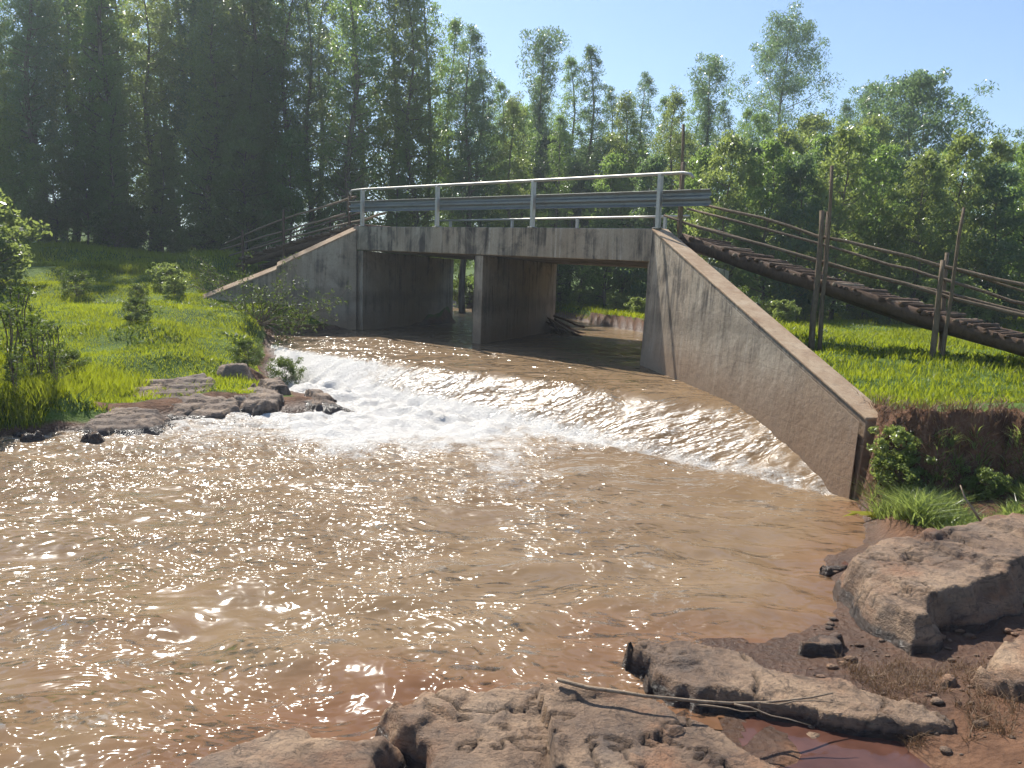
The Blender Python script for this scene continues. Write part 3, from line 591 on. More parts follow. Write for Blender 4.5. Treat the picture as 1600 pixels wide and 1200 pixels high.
rock('small cracked rock beside the dead grass right of the grey shelf', [(2.46, 4.34), (2.62, 4.46), (2.78, 4.34), (2.66, 4.18), (2.5, 4.2)], 0.0, 0.13, (0, 0), .08, .02, .03, .03, .03, 4, 39, .05)
for lab, ol, tp, sd_ in (('red brown rock wedged in the earth bank at the right edge', [(5.5, 8.0), (5.6, 8.4), (6.1, 8.5), (6.7, 8.35), (6.6, 7.9), (6.0, 7.75)], .78, 201),
        ('smaller red brown rock in the earth bank above the grass tuft', [(4.9, 8.1), (5.0, 8.4), (5.35, 8.45), (5.45, 8.15), (5.2, 7.95)], .66, 207), ('flat red rock at the foot of the earth bank by the right edge', [(5.2, 7.3), (5.5, 7.7), (6.2, 7.7), (6.5, 7.3), (5.9, 7.05)], .50, 211)):
    rock(lab, ol, .2, tp, (0, .05), .16, .03, .05, .06, .04, 1.6, sd_, -1, .1, facet=.6)
# ledge on the far left shore
rock('smooth brown rock at the left end of the far ledge', [(-6.45, 10.45), (-6.65, 11.4), (-6.2, 12.1), (-5.3, 12.1), (-4.65, 11.5), (-4.75, 10.8), (-5.2, 10.25), (-5.9, 10.15)], -0.1, 0.15, (-0.03, 0.10), .45, .03, .04, .07, .06, 0.9, 43, .05, .2, facet=.7, mat='rock_grey')
rock('broad rock in the middle of the far ledge under the grass', [(-7.2, 12.9), (-6.7, 14.1), (-5.4, 14.4), (-4.5, 13.4), (-4.1, 12.5), (-4.5, 11.75), (-5.2, 11.5), (-6.3, 12.0)], -0.1, 0.25, (-0.04, 0.14), .45, .03, .05, .09, .08, 0.85, 47, .05, .22, facet=.8, mat='rock_grey')
rock('angular rock next to the rapids in the middle of the far ledge', [(-5.3, 14.3), (-4.4, 14.8), (-3.7, 14.1), (-3.45, 13.1), (-3.9, 12.3), (-4.7, 12.4), (-5.3, 13.3)], -0.1, 0.25, (-0.08, 0.12), .42, .03, .05, .09, .08, 0.9, 53, .07, .22, facet=.8, mat='rock_grey')
rock('low wet rock point jutting into the rapids at the ledge end', [(-4.2, 14.3), (-3.5, 14.5), (-2.8, 13.9), (-2.35, 13.35), (-2.7, 12.9), (-3.6, 12.6), (-4.0, 13.1)], -0.1, 0.16, (-0.10, 0.08), .40, .03, .04, .07, .07, 1.0, 59, .10, .2, facet=.7, mat='rock_grey')
rock('small rock lump poking out of the grass above the ledge', [(-5.9, 14.9), (-5.5, 15.3), (-5.0, 15.1), (-4.9, 14.6), (-5.3, 14.3), (-5.8, 14.4)], 0.2, 0.56, (0, 0.03), .25, .035, .06, .06, .04, 1.6, 61, -1, .10, mat='rock_grey')
r_ = random.Random(3)
for i, (x, y) in enumerate([(-6.75, 10.35), (-7.1, 10.05), (-6.5, 10.25), (-7.5, 9.7), (-5.6, 10.15), (-4.35, 11.9)]):
    a = r_.uniform(.14, .26); ol = [(x + a * (1 + .3 * r_.uniform(-1, 1)) * math.cos(k), y + a * (1 + .3 * r_.uniform(-1, 1)) * math.sin(k)) for k in np.linspace(0, 6.28, 8)[:-1]]
    o = rock('small dark wet stone along the left waterline below the ledge', ol, -0.1, 0.10, (0, 0), .12, .035, .05, .03, .02, 3, 70 + i, .14, .06, 'stone'); o['group'] = 'stones on the left waterline'

# loose stones on the mud
r = np.random.default_rng(77); th = np.linspace(0, 2 * np.pi, 7)[:-1]
unit_v = np.array([[0, 0, 1.0]] + [[math.cos(a) * .8, math.sin(a) * .8, .55] for a in th] + [[math.cos(a + .5), math.sin(a + .5), -.1] for a in th] + [[math.cos(a) * .6, math.sin(a) * .6, -.7] for a in th])
unit_f = [(0, 1 + k, 1 + (k + 1) % 6) for k in range(6)]
for b0 in (1, 7):
    for k in range(6): unit_f += [(b0 + k, b0 + 6 + k, b0 + (k + 1) % 6), (b0 + (k + 1) % 6, b0 + 6 + k, b0 + 6 + (k + 1) % 6)]
PX, PY = r.uniform(1.6, 5.0, 900), r.uniform(3.1, 7.6, 900); pz, pd, pw, psd, pbk = terrain_z(PX, PY, True)
okp = (psd < -.02) & (pbk < -.2) & (pz > -.02) & (fbm(PX * 2, PY * 2, 3, 3) > -.1); PX, PY, pz = PX[okp], PY[okp], pz[okp]; VV = []; FF = []
for k in range(len(PX)):
    sz = .008 + .03 * r.random() ** 3; FF += [tuple(np.array(f) + len(VV) * 19) for f in unit_f]
    VV.append(unit_v * sz * r.uniform(.7, 1.3, (19, 3)) * np.array([1.2, .9, .6]) + np.array([PX[k], PY[k], pz[k] + sz * .2]))
me = mesh_np('pebbles', np.concatenate(VV), np.array(FF)); attr(me, 'crack', np.zeros(len(me.vertices))); attr(me, 'wet', np.full(len(me.vertices), .3))
tag(link('pebbles', me, M['rock']), 'small loose stones strewn over the muddy right shore', 'pebbles', None, 'stuff')

# puddles
def puddle(label, outline, z, seed):
    P = np.array(outline); X, Y, Fq = grid(np.arange(P[:, 0].min() - .1, P[:, 0].max() + .1, .03), np.arange(P[:, 1].min() - .1, P[:, 1].max() + .1, .03))
    sd_ = poly_sd(X + .3 * fbm(X * 2.6, Y * 2.6, 4, seed), Y + .3 * fbm(X * 2.6, Y * 2.6, 4, seed + 1), P); fk = (sd_[Fq] > 0).all(1)
    o = link('puddle', mesh_np('puddle', np.stack([X, Y, np.full(X.shape, z)], 1), Fq[fk]), M['puddle']); tag(o, kind='structure'); return o
puddle('red', [(1.2, 4.0), (1.7, 4.0), (1.95, 3.95), (2.5, 3.85), (2.65, 3.62), (2.5, 3.3), (2.1, 2.9), (1.2, 2.8)], 0.02, 5)
puddle('orange', [(2.85, 6.32), (3.2, 6.42), (3.7, 6.7), (3.9, 6.6), (3.6, 6.35), (3.2, 6.2), (2.9, 6.2)], 0.06, 9)

# ------------------------------------------------------------------ leaves, trees and shrubs
def leaves(C, D, Nn, ln, wd):
    """rhombic leaves: centres C, long axes D, side axes Nn"""
    a = C - D * ln[:, None] * .5; c = C + D * ln[:, None] * .5; m0 = C - D * ln[:, None] * .08
    V = np.stack([a, m0 + Nn * wd[:, None] * .5, c, m0 - Nn * wd[:, None] * .5], 1).reshape(-1, 3)
    return V, np.arange(len(V)).reshape(-1, 4)
def rnd_unit(r, n): v = r.normal(size=(n, 3)); return v / np.linalg.norm(v, axis=1)[:, None]
def leaf_mesh(name, centres, radii, per, r, ln=(.10, .17), wd=.30, droop=.7, flat=.75, mat=None):
    n = len(centres); k = np.repeat(np.arange(n), per)
    off = rnd_unit(r, len(k)) * (r.random(len(k)) ** .5)[:, None] * radii[k][:, None]; off[:, 2] *= flat
    Cc = centres[k] + off
    D = rnd_unit(r, len(k)); D[:, 2] = D[:, 2] * (1 - droop) - droop; D /= np.linalg.norm(D, axis=1)[:, None]
    S_ = np.cross(D, rnd_unit(r, len(k))); S_ /= np.linalg.norm(S_, axis=1)[:, None] + 1e-9
    l_ = r.uniform(ln[0], ln[1], len(k)); V, Fc = leaves(Cc, D, S_, l_, l_ * wd)
    me = mesh_np(name, V, Fc, False); shade = r.random(n)[k] * .6 + r.random(len(k)) * .4
    attr(me, 'v', np.repeat(shade, 4)); me.materials.append(mat); return me
def tree_proto(seed, H, cb, Rc, ncl, per, mat, form='oval', ln=(.11, .19), clr=(.35, .65), trunk=.012, stems=1, droop=.65, wd=.3):
    r = np.random.default_rng(seed); o = MB(); cen = []; rad = []
    for st in range(stems):
        lean = r.normal(size=2) * .02 * H * (1 + 2 * (stems > 1)); n = 9
        P = [np.array([lean[0] * (i / n) ** 1.3 + .012 * H * math.sin(i * 1.3 + seed), lean[1] * (i / n) ** 1.3 + .012 * H * math.cos(i * 1.1 + seed * 2), H * .90 * i / n - (.15 if i == 0 else 0)]) for i in range(n + 1)]
        o.tube([tuple(p) for p in P], [max(.008, H * trunk * (1 - .92 * i / n)) for i in range(n + 1)], 7, .06, seed)
        def at(f): u = min(f, .999) * n; k = int(u); return P[k] + (P[k + 1] - P[k]) * (u - k)
        nb = ncl // stems
        for b_ in range(nb):
            f = cb + (1 - cb) * (b_ + r.random()) / nb; g_ = (f - cb) / (1 - cb)
            if form == 'oval': wr_ = math.sin(math.pi * min(1, (.12 + .86 * g_) ** .8)) ** .7
            elif form == 'cone': wr_ = (1 - g_) ** .55 * (.45 + .55 * min(1, g_ * 4)) + .14
            elif form == 'round': wr_ = math.sqrt(max(0.03, 1 - (2 * g_ - .9) ** 2 * .75)) * (1 if g_ < .8 else .75)
            else: wr_ = (.5 + .5 * math.sin(g_ * 9 + seed)) * (1 - .5 * g_) + .12
            a = b_ * 2.4 + r.normal() * .5; rr = Rc * wr_ * r.uniform(.35, 1.0) ** .7
            p0 = at(f); tip = p0 + np.array([math.cos(a) * rr, math.sin(a) * rr, rr * r.uniform(.15, .75)])
            tip[2] = min(tip[2], H * 1.03)
            if rr > .35 and b_ % (2 if ncl > 60 else 1) == 0:
                md = (p0 + tip) / 2 + np.array([0, 0, -.06 * rr]); w_ = max(.01, H * trunk * .28 * (1 - f) + .008)
                o.tube([tuple(p0), tuple(md), tuple(tip)], [w_, w_ * .7, .006], 5)
            cen.append(tip); rad.append(r.uniform(*clr) * (1.1 - .35 * g_))
            if rr > .8:
                cen.append(p0 + (tip - p0) * r.uniform(.35, .7) + r.normal(size=3) * .2); rad.append(r.uniform(*clr) * .9)
        for q_ in range(4): cen.append(P[-1] + r.normal(size=3) * np.array([.18, .18, .25]) * clr[1] * 1.4); rad.append(clr[0] * 1.05)
    cm = leaf_mesh('crown', np.array(cen), np.array(rad), per, r, ln, wd, droop, .8, M[mat])
    tm = bpy.data.meshes.new('trunk'); tm.from_pydata(o.v, [], o.f)
    for p in tm.polygons: p.use_smooth = True
    tm.materials.append(M['bark']); return tm, cm
PROTO = {
 'tall_a': tree_proto(1, 17, .12, 1.55, 150, 78, 'leaf_dark', 'oval', clr=(.3, .62)),
 'tall_b': tree_proto(2, 18, .18, 1.4, 140, 80, 'leaf_blue', 'cone', clr=(.3, .6)),
 'tall_c': tree_proto(3, 16, .08, 1.6, 150, 78, 'leaf_dark', 'cone', clr=(.3, .62)),
 'tall_d': tree_proto(4, 17, .24, 1.8, 130, 85, 'leaf_blue', 'oval', clr=(.32, .68)),
 'light_a': tree_proto(5, 13, .08, 1.5, 140, 80, 'leaf_light', 'cone', clr=(.3, .6)),
 'thin': tree_proto(6, 13, .35, 1.5, 70, 130, 'leaf_blue', 'layer', clr=(.4, .75)),
 'open': tree_proto(7, 16, .40, 3.4, 84, 170, 'leaf_blue', 'cone', clr=(.45, .9)),
 'broad': tree_proto(8, 9.5, .10, 3.3, 170, 110, 'leaf_blue', 'oval', clr=(.35, .7)),
 'broad_b': tree_proto(9, 8, .08, 2.0, 130, 90, 'leaf_light', 'oval', clr=(.3, .6)),
 'young_a': tree_proto(10, 5.6, .06, 1.2, 100, 85, 'leaf_light', 'oval', ln=(.10, .17), clr=(.2, .42)),
 'young_b': tree_proto(11, 5.0, .06, .95, 90, 85, 'leaf_blue', 'cone', ln=(.10, .17), clr=(.2, .42)),
 'young_c': tree_proto(12, 6.2, .08, 1.25, 105, 85, 'leaf_dark', 'cone', ln=(.10, .17), clr=(.2, .45)),
 'shrub_a': tree_proto(13, 1.5, .05, .9, 60, 70, 'leaf_shrub', 'round', ln=(.06, .12), clr=(.14, .28), stems=3, trunk=.01, droop=.15, wd=.4),
 'shrub_b': tree_proto(14, 1.2, .03, .8, 50, 80, 'leaf_light', 'round', ln=(.07, .14), clr=(.14, .28), stems=3, trunk=.01, droop=.1, wd=.45),
 'weed': tree_proto(15, 1.25, .15, .30, 44, 9, 'leaf_shrub', 'layer', ln=(.05, .10), clr=(.05, .12), stems=4, trunk=.006, droop=-.1, wd=.3),
}
def plant(kind, x, y, H, label, cat='tree', group=None, name='eucalyptus_tree', rz=None, z=None):
    tm, cm = PROTO[kind]; h0 = {'tall_a': 17, 'tall_b': 18, 'tall_c': 16, 'tall_d': 17, 'light_a': 13, 'thin': 13, 'open': 16, 'broad': 9.5, 'broad_b': 8, 'young_a': 5.6, 'young_b': 5, 'young_c': 6.2, 'shrub_a': 1.5, 'shrub_b': 1.2, 'weed': 1.25}[kind]
    e_ = empty(name, (x, y, (gz(x, y) if z is None else z) - .03), random.uniform(0, 6.28) if rz is None else rz, H / h0)
    tag(e_, label, cat, group); link('trunk', tm, None, e_); link('crown', cm, None, e_); return e_
def px_x(px, Yd): return (px - 800) / 1200 * Yd
# tall wood on the left: rows one behind the other
LW = 'one of the tall dark eucalyptus trees massed in the wood behind the left bank'
GW = 'tall trees of the left wood'
r_ = random.Random(21)
for row, (Yd, x0, x1, st, h0, h1) in enumerate([(35.0, -21.5, -6.0, 1.75, 13, 17), (38.5, -23.5, -3.0, 2.0, 15, 19), (43, -25, 0.5, 2.6, 17, 21)]):
    x = x0
    while x < x1:
        xx = x + r_.uniform(-.5, .5); yy = Yd + r_.uniform(-1.2, 1.2)
        H = r_.uniform(h0, h1); k = r_.choice(['tall_a', 'tall_b', 'tall_c', 'tall_d', 'light_a', 'tall_c', 'light_a'] if row < 2 else ['tall_a', 'tall_b', 'tall_d', 'tall_c'])
        px = 800 + 1200 * xx / yy
        if px > 690: H *= .80
        if px < 60: H *= .86
        if not (poly_sd(np.array([xx]), np.array([yy]), WATER)[0] > -.5): plant(k, xx, yy, H, LW, 'tree', GW)
        x += st
GS = 'slim young trees along the front of the left wood'
x = -20.0
while x < -4.5:
    plant(r_.choice(['young_c', 'young_a', 'light_a', 'young_c', 'tall_c']), x + r_.uniform(-.4, .4), 33.6 + r_.uniform(-.7, .7) + (.6 if x > -9 else 0), r_.uniform(3.5, 7.5), 'one of the slim young trees along the front edge of the left wood', 'tree', GS)
    x += 2.1
for xx, yy, H in ((-22.3, 34.6, 5.5), (-20.9, 34.2, 4.5), (-19.7, 35, 6.0), (-18.8, 34.2, 4.2), (-23.4, 36, 6.5), (-10.9, 34.2, 4.5), (-7.9, 34.6, 5.0)):
    plant(r_.choice(['young_c', 'young_a']), xx, yy, H, 'one of the slim young trees along the front edge of the left wood', 'tree', GS)
# skyline trees right of the gap
for kind, px, Yd, H, lab in [
    ('thin', 828, 44, 15.2, 'thin tall tree with a tufted top, first right of the dark wood'),
    ('tall_b', 905, 41, 14.4, 'tall slender pointed tree above the middle of the bridge rail'),
    ('tall_a', 880, 46, 14.8, 'tall tree crowding the slender pointed one from the left'),
    ('tall_d', 985, 48, 14.0, 'slightly lower tree with a ragged top behind the right half of the bridge'),
    ('thin', 1070, 46, 14.2, 'narrow tree with a leaning top beside the open sky gap'),
    ('tall_c', 1055, 50, 13.5, 'tree filling the skyline just left of the narrow leaning one'),
    ('open', 1190, 52, 18.4, 'tall open crowned tree standing alone against the sky with layered branches'),
    ('thin', 1318, 60, 16.5, 'small far round topped tree between the open tree and the broad one'),
    ('broad', 1400, 42, 12.2, 'large broad crowned blue green tree on the right skyline'),
    ('tall_d', 1385, 46, 11.5, 'tree merging into the left side of the large broad crown'),
    ('broad', 1590, 48, 11.5, 'broad tree cut by the right edge of the picture'),
    ('tall_c', 1480, 60, 11.0, 'low far tree in the dip right of the broad crown'),
    ('tall_d', 935, 45, 12.6, 'blue green tree squeezed between the slender pointed tree and the ragged one'),
    ('tall_a', 1020, 44, 12.0, 'dark tree standing behind the pale yellowish bushy one'),
    ('tall_c', 845, 50, 14.0, 'far tree filling the gap behind the thin tufted one'),
    ('tall_d', 1105, 41, 11.0, 'blue green tree above the right end of the hand rail'),
    ('tall_a', 1165, 43, 10.8, 'dark tree left under the tall open crowned one'),
    ('tall_d', 1290, 44, 11.4, 'dark tree between the open crowned tree and the broad crown'),
    ('tall_a', 690, 40, 16.5, 'tall tree near the right end of the dark wood above the second rail post'),
    ('tall_d', 722, 37, 15.0, 'last tall tree of the dark wood, drooping towards the sky gap'),
    ('tall_c', 755, 42, 14.0, 'tapering tree just outside the right end of the dark wood'),
    ('tall_c', 806, 41, 12.0, 'shorter pointed tree left of the thin tufted one'),
    ('tall_a', 775, 46, 13.0, 'far tree in the gap right of the dark wood'),
    ('light_a', 2, 31, 10.0, 'pale tree at the very left edge in front of the dark wood'),
    ('tall_d', 14, 36, 12.5, 'loose crowned tree at the left end of the wood'),
    ('tall_c', -25, 40, 14, 'tree at the left end of the wood cut by the picture edge'),
    ('tall_c', 40, 46, 12, 'far low tree behind the left end of the wood'),
    ('tall_c', 668, 38, 17.0, 'tall narrow tree at the thinning right end of the dark wood'),
    ('light_a', 640, 36, 14.5, 'sunlit pale tree inside the right end of the dark wood'),
    ('light_a', 330, 33.5, 12.5, 'pale yellow green tree standing out in the middle of the dark wood'),
    ('light_a', 395, 34, 10.0, 'shorter pale tree right of the one standing out of the dark wood'),
    ('broad', 850, 43, 9.5, 'broad low tree behind the middle of the bridge deck'),
    ('broad', 945, 42, 9.5, 'broad low tree behind the third rail post'),
    ('broad_b', 1045, 40, 9.0, 'broad light tree behind the right end of the bridge rail'),
    ('tall_a', 1140, 48, 11.5, 'dark far tree under the sky gap left of the open crowned tree'),
    ('light_a', 965, 37, 10.8, 'yellow green pointed tree right behind the bridge deck'),
    ('light_a', 1022, 36, 10.6, 'pale yellowish bushy tree behind the right rail post'),
    ('tall_c', 860, 38, 10.6, 'dense mid height tree behind the second rail post from the right'),
    ('light_a', 790, 37, 11.8, 'light green tree where the dark wood ends above the deck'),
    ('tall_d', 742, 38.5, 13.8, 'drooping tree at the right end of the dark wood'),
    ('broad_b', 1240, 36, 9.3, 'round light tree below the tall open crowned one'),
    ('tall_c', 1130, 38, 9.8, 'dark narrow tree below the sky gap beyond the walkway'),
    ('broad_b', 1330, 36, 9.2, 'round tree left below the large broad crown')]:
    plant(kind, px_x(px, Yd), Yd, H, lab)
GY = 'young trees edging the meadow on the right'
for i, (kind, px, Yd, H) in enumerate([('young_a', 1120, 29, 7.2), ('young_c', 1180, 28, 6.8), ('young_b', 1235, 27, 6.0), ('young_a', 1290, 27, 7.0), ('young_c', 1350, 28, 6.4), ('young_a', 1420, 26, 6.0),
        ('young_a', 1470, 27, 6.8), ('young_b', 1530, 26, 5.6), ('young_c', 1575, 27, 6.6), ('young_a', 1640, 24, 5.6), ('young_b', 1385, 30, 6.2), ('young_c', 1260, 31, 7.4), ('young_a', 1520, 31, 7.4),
        ('young_c', 1080, 31, 7.0), ('young_a', 1600, 31, 7.0), ('young_b', 1150, 32, 7.4), ('young_c', 1450, 32, 7.0), ('young_c', 1700, 28, 7.5), ('young_a', 1200, 34, 8.2), ('young_c', 1320, 33, 8.0), ('young_b', 1010, 33, 7.0), ('young_c', 940, 36, 7.4), ('young_a', 880, 40, 7.0), ('young_c', 985, 42, 8.5), ('young_c', 900, 46, 9)]):
    plant(kind, px_x(px, Yd), Yd, H, 'one of the bushy young eucalyptus trees edging the meadow beyond the pole walkway', 'tree', GY)
for i, (x, y, H) in enumerate([(-3.5, 48.5, 9), (-1.6, 47, 8), (0.4, 46, 9), (2.2, 45, 8), (-5.2, 50, 10), (-0.4, 50, 12), (1.8, 50, 12)]):
    plant(['tall_c', 'light_a', 'young_c'][i % 3], x, y, H, 'one of the bushy trees on the far bank upstream seen through the openings', 'tree', 'trees on the upstream bank')
# undergrowth at the foot of the woods
r_ = random.Random(33)
for i in range(34):
    px = r_.uniform(20, 600) if i < 18 else r_.uniform(1080, 1680); Yd = r_.uniform(32.5, 35) if i < 18 else r_.uniform(23.5, 29)
    plant(r_.choice(['shrub_a', 'shrub_b']), px_x(px, Yd), Yd, r_.uniform(.9, 2.0) if i < 18 else r_.uniform(.7, 1.5), 'low shrub in the undergrowth at the foot of the wood' if i < 18 else 'low shrub along the far edge of the right meadow', 'shrub',
          'undergrowth of the left wood' if i < 18 else 'undergrowth beyond the right meadow', 'shrub')
for px, Yd, H in ((870, 38, .9), (905, 35, .8), (960, 33, .8), (990, 30, .7), (930, 39, 1.2), (985, 36, 1.2)):
    plant('shrub_b', px_x(px, Yd), Yd, H, 'low shrub on the upstream bank seen through the right opening', 'shrub', 'shrubs on the upstream bank', 'shrub')
for x, y, H in ((-2.6, 44.6, 1.8), (-1.2, 44.4, 1.5), (.2, 44.2, 1.8), (1.4, 43, 1.5), (-.5, 46, 2.2)):
    plant('shrub_b', x, y, H, 'bush on the far bank seen through the left opening', 'shrub', 'bushes on the far upstream bank', 'shrub')
# named plants on the left bank
plant('young_a', -17.0, 23.0, 6.2, 'light leaved young tree at the left edge of the picture', 'tree')
plant('light_a', -18.6, 25.5, 9.0, 'taller pale tree behind the one at the left picture edge', 'tree')
for kind, x, y, H, lab in [('shrub_b', -13.9, 20.4, 1.6, 'bright leafy bush at the left edge above the grass'), ('shrub_a', -11.9, 20.9, .7, 'dark bush right of the bright one at the left edge'),
        ('shrub_a', -10.4, 21.2, .5, 'low bush in the middle of the bush row on the left bank'), ('shrub_b', -9.8, 22.2, .55, 'broad leaved bush at the lower end of the left wing wall'),
        ('shrub_b', -10.6, 23.6, .8, 'broad leaved bush behind the left wing wall end'), ('shrub_a', -8.45, 17.2, .6, 'small dark bush standing alone on the bright grass'),
        ('shrub_a', -5.4, 15.6, .6, 'small scrubby bush on the grassy tip above the ledge'), ('shrub_a', -5.0, 16.6, .7, 'dry scrubby bush on the bank edge beside the rapids'),
        ('shrub_a', -7.6, 13.0, .5, 'dark bush in the grass left of the ledge'), ('shrub_b', -15.2, 21.8, 2.3, 'tall bright bush filling the left edge below the young tree')]:
    plant(kind, x, y, H, lab, 'shrub', None, 'shrub')
for i, (x, y, H) in enumerate([(-7.9, 10.7, 1.5), (-8.3, 10.9, 1.6), (-7.4, 11.3, 1.4), (-8.9, 11.8, 1.6), (-7.3, 12.1, 1.2), (-8.1, 12.6, 1.5), (-7.6, 11.0, 1.25), (-8.0, 11.5, 1.45), (-7.2, 11.6, 1.1), (-8.4, 12.0, 1.3), (-7.7, 12.2, 1.2), (-6.8, 11.3, .8), (-8.6, 11.2, 1.3), (-7.0, 10.7, .8)]):
    plant('weed', x, y, H, 'tall scraggly weed among the grass at the lower left shore', 'weed', 'tall weeds on the lower left shore', 'tall_weed')
# the ragged shrub caught against the left wing wall
def tangle(name, label, loc, segs, mat_leaf_, seed, cat, nleaf=2600):
    r = np.random.default_rng(seed); e_ = empty(name, loc); tag(e_, label, cat); o = MB(); cen = []
    for (d_, ln_, ra) in segs:
        p = np.array([r.normal() * .12, r.normal() * .12, 0.0]); v = np.array(d_, float); v /= np.linalg.norm(v); P = [p.copy()]
        for i in range(6):
            v = v + r.normal(size=3) * .16; v /= np.linalg.norm(v); p = p + v * ln_ / 6; P.append(p.copy())
            if i > 1: cen.append(p.copy())
            if i > 1:
                w = v + r.normal(size=3) * .7; w /= np.linalg.norm(w); q = p + w * ln_ * .22; o.tube([tuple(p), tuple((p + q) / 2 + r.normal(size=3) * .02), tuple(q)], [ra * .4, ra * .3, .003], 4); cen.append(q)
        o.tube([tuple(k) for k in P], [ra * (1 - .13 * i) for i in range(7)], 5)
    me = bpy.data.meshes.new('branches'); me.from_pydata(o.v, [], o.f); link('branches', me, M['pole'], e_)
    cen = np.array(cen); link('foliage', leaf_mesh('foliage', cen, np.full(len(cen), .17), max(1, nleaf // len(cen)), r, (.05, .10), .35, .1, .9, M[mat_leaf_]), None, e_)
    return e_
rs = random.Random(4)
segs = [((rs.uniform(-1, 1), rs.uniform(-.5, .5), rs.uniform(.3, 1.2)), rs.uniform(.9, 1.9), .016) for _ in range(20)]
tangle('ragged_shrub', 'ragged half dead shrub tangled in front of the left wing wall', (-6.9, 20.9, gz(-6.9, 20.9)), segs, 'leaf_shrub', 3, 'shrub', 2000)
segs = [((rs.uniform(.5, 1.2), rs.uniform(-.5, .1), rs.uniform(-.05, .3)), rs.uniform(1.2, 2.3), .018) for _ in range(12)]
tangle('drooping_branch', 'leafy branch drooping from the ragged shrub over the rapids', (-6.6, 20.4, gz(-6.6, 20.4) + .25), segs, 'leaf_shrub', 8, 'branch', 1500)
segs = [((-rs.uniform(.6, 1.2), rs.uniform(-.3, .3), rs.uniform(.2, .7)), rs.uniform(1.4, 2.4), .016) for _ in range(8)]
tangle('leaning_shrub', 'thin leaning shrub behind the lower end of the left wing wall', (-7.9, 22.9, gz(-7.9, 22.9)), segs, 'leaf_shrub', 12, 'shrub', 600)

# ------------------------------------------------------------------ grass
def grass(name, label, n, box, h, w, ok, mat, seed, lean=.35, kind='stuff', clump=1.0):
    r = np.random.default_rng(seed); x0, x1, y0, y1 = box
    # more blades near the viewer
    u = r.random(n); yy = y0 + (y1 - y0) * u ** 1.35; xx = r.uniform(x0, x1, n)
    z, di, we, sd_, bk = terrain_z(xx, yy, True)
    k = ok(xx, yy, z, di, sd_, bk); xx, yy, z = xx[k], yy[k], z[k]; m_ = len(xx)
    cl = .55 + 1.1 * np.clip(.5 + clump * fbm(xx * 1.1, yy * 1.1, 3, seed + 5), 0, 1.3)
    hh = r.uniform(h[0], h[1], m_) * cl; a = r.uniform(0, 6.283, m_); la = r.uniform(0, 6.283, m_); lm = hh * r.uniform(.1, lean * 2, m_)
    ww_ = r.uniform(w[0], w[1], m_); dx, dy = np.cos(a) * ww_ * .5, np.sin(a) * ww_ * .5
    B = np.stack([xx, yy, z - .02], 1); T = B + np.stack([np.cos(la) * lm, np.sin(la) * lm, hh], 1); Md = B + (T - B) * .5 + np.stack([-np.cos(la) * lm * .18, -np.sin(la) * lm * .18, hh * .06], 1)
    dv = np.stack([dx, dy, np.zeros(m_)], 1)
    V = np.stack([B - dv, B + dv, Md + dv * .75, Md - dv * .75, T], 1).reshape(-1, 3); i = np.arange(m_)[:, None] * 5
    tri = np.concatenate([i + np.array([0, 1, 2]), i + np.array([0, 2, 3]), i + np.array([3, 2, 4])], 1).reshape(-1, 3)
    me = mesh_np(name, V, tri, False); sh = np.clip(.5 + fbm(xx * .7, yy * .7, 4, seed + 9) * 1.1, 0, 1) * .6 + r.random(m_) * .4
    attr(me, 'v', np.repeat(sh, 5)); o = link(name, me, M[mat]); tag(o, label, 'grass', None, kind); return o
grass('grass', 'bright green grass on the left bank', 150000, (-15, -4.6, 10, 27), (.04, .10), (.010, .022), lambda x, y, z, d, s, b: (s < -.35) & (d < .5) & ~((x > -8.9) & (y > 21.9 + .24 * (x + 9))), 'grass', 1)
grass('ground_weeds', 'low dark broad leaved weeds scattered in the left bank grass', 16000, (-15, -5.2, 10.5, 26), (.05, .13), (.03, .06), lambda x, y, z, d, s, b: (s < -.4) & (d < .5) & (fbm(x * .8, y * .8, 4, 50) > .12), 'leaf_shrub', 12, .8)
grass('ground_weeds', 'low dark broad leaved weeds scattered in the right meadow', 14000, (4.6, 20, 9.2, 28), (.05, .12), (.03, .06), lambda x, y, z, d, s, b: (s < -.4) & (b > .3) & (fbm(x * .8, y * .8, 4, 51) > .12), 'leaf_shrub', 13, .8)
grass('grass', 'grass rising to the wood behind the left bank', 60000, (-30, -7, 26, 36), (.08, .20), (.02, .04), lambda x, y, z, d, s, b: (s < -.4), 'grass', 2)
grass('grass', 'tall grass along the lower left shore', 18000, (-9.8, -6.4, 9.6, 13.6), (.14, .30), (.008, .016), lambda x, y, z, d, s, b: (s < -.15) & ((x < -6.6) | (s < -1.1)) & (fbm(x * 1.3, y * 1.3, 3, 4) > -.12), 'grass', 3)
grass('grass', 'bright green meadow grass beyond the right wing wall', 130000, (4.4, 20, 8.9, 30), (.05, .12), (.010, .024), lambda x, y, z, d, s, b: (s < -.3) & (b > .15), 'grass', 4)
grass('grass', 'grass on the upstream bank behind the bridge', 26000, (1.5, 9, 22, 42), (.08, .2), (.02, .04), lambda x, y, z, d, s, b: (s < -.12), 'grass', 5)
grass('grass', 'green grass tuft growing on the earth bank below the wing wall end', 12000, (3.8, 5.6, 6.7, 8.2), (.07, .20), (.008, .016), lambda x, y, z, d, s, b: (s < -.06) & (b < -.02) & (b > -1.5) & (fbm(x * 2.2, y * 2.2, 3, 14) > -.10), 'leaf_light', 6, .95)
grass('grass', 'grass in the lower right corner beside the red puddle', 9000, (2.35, 4.5, 2.4, 3.95), (.06, .17), (.004, .008), lambda x, y, z, d, s, b: (z > .16) & (fbm(x * 3, y * 3, 3, 24) > -.16), 'grass', 7, .5)
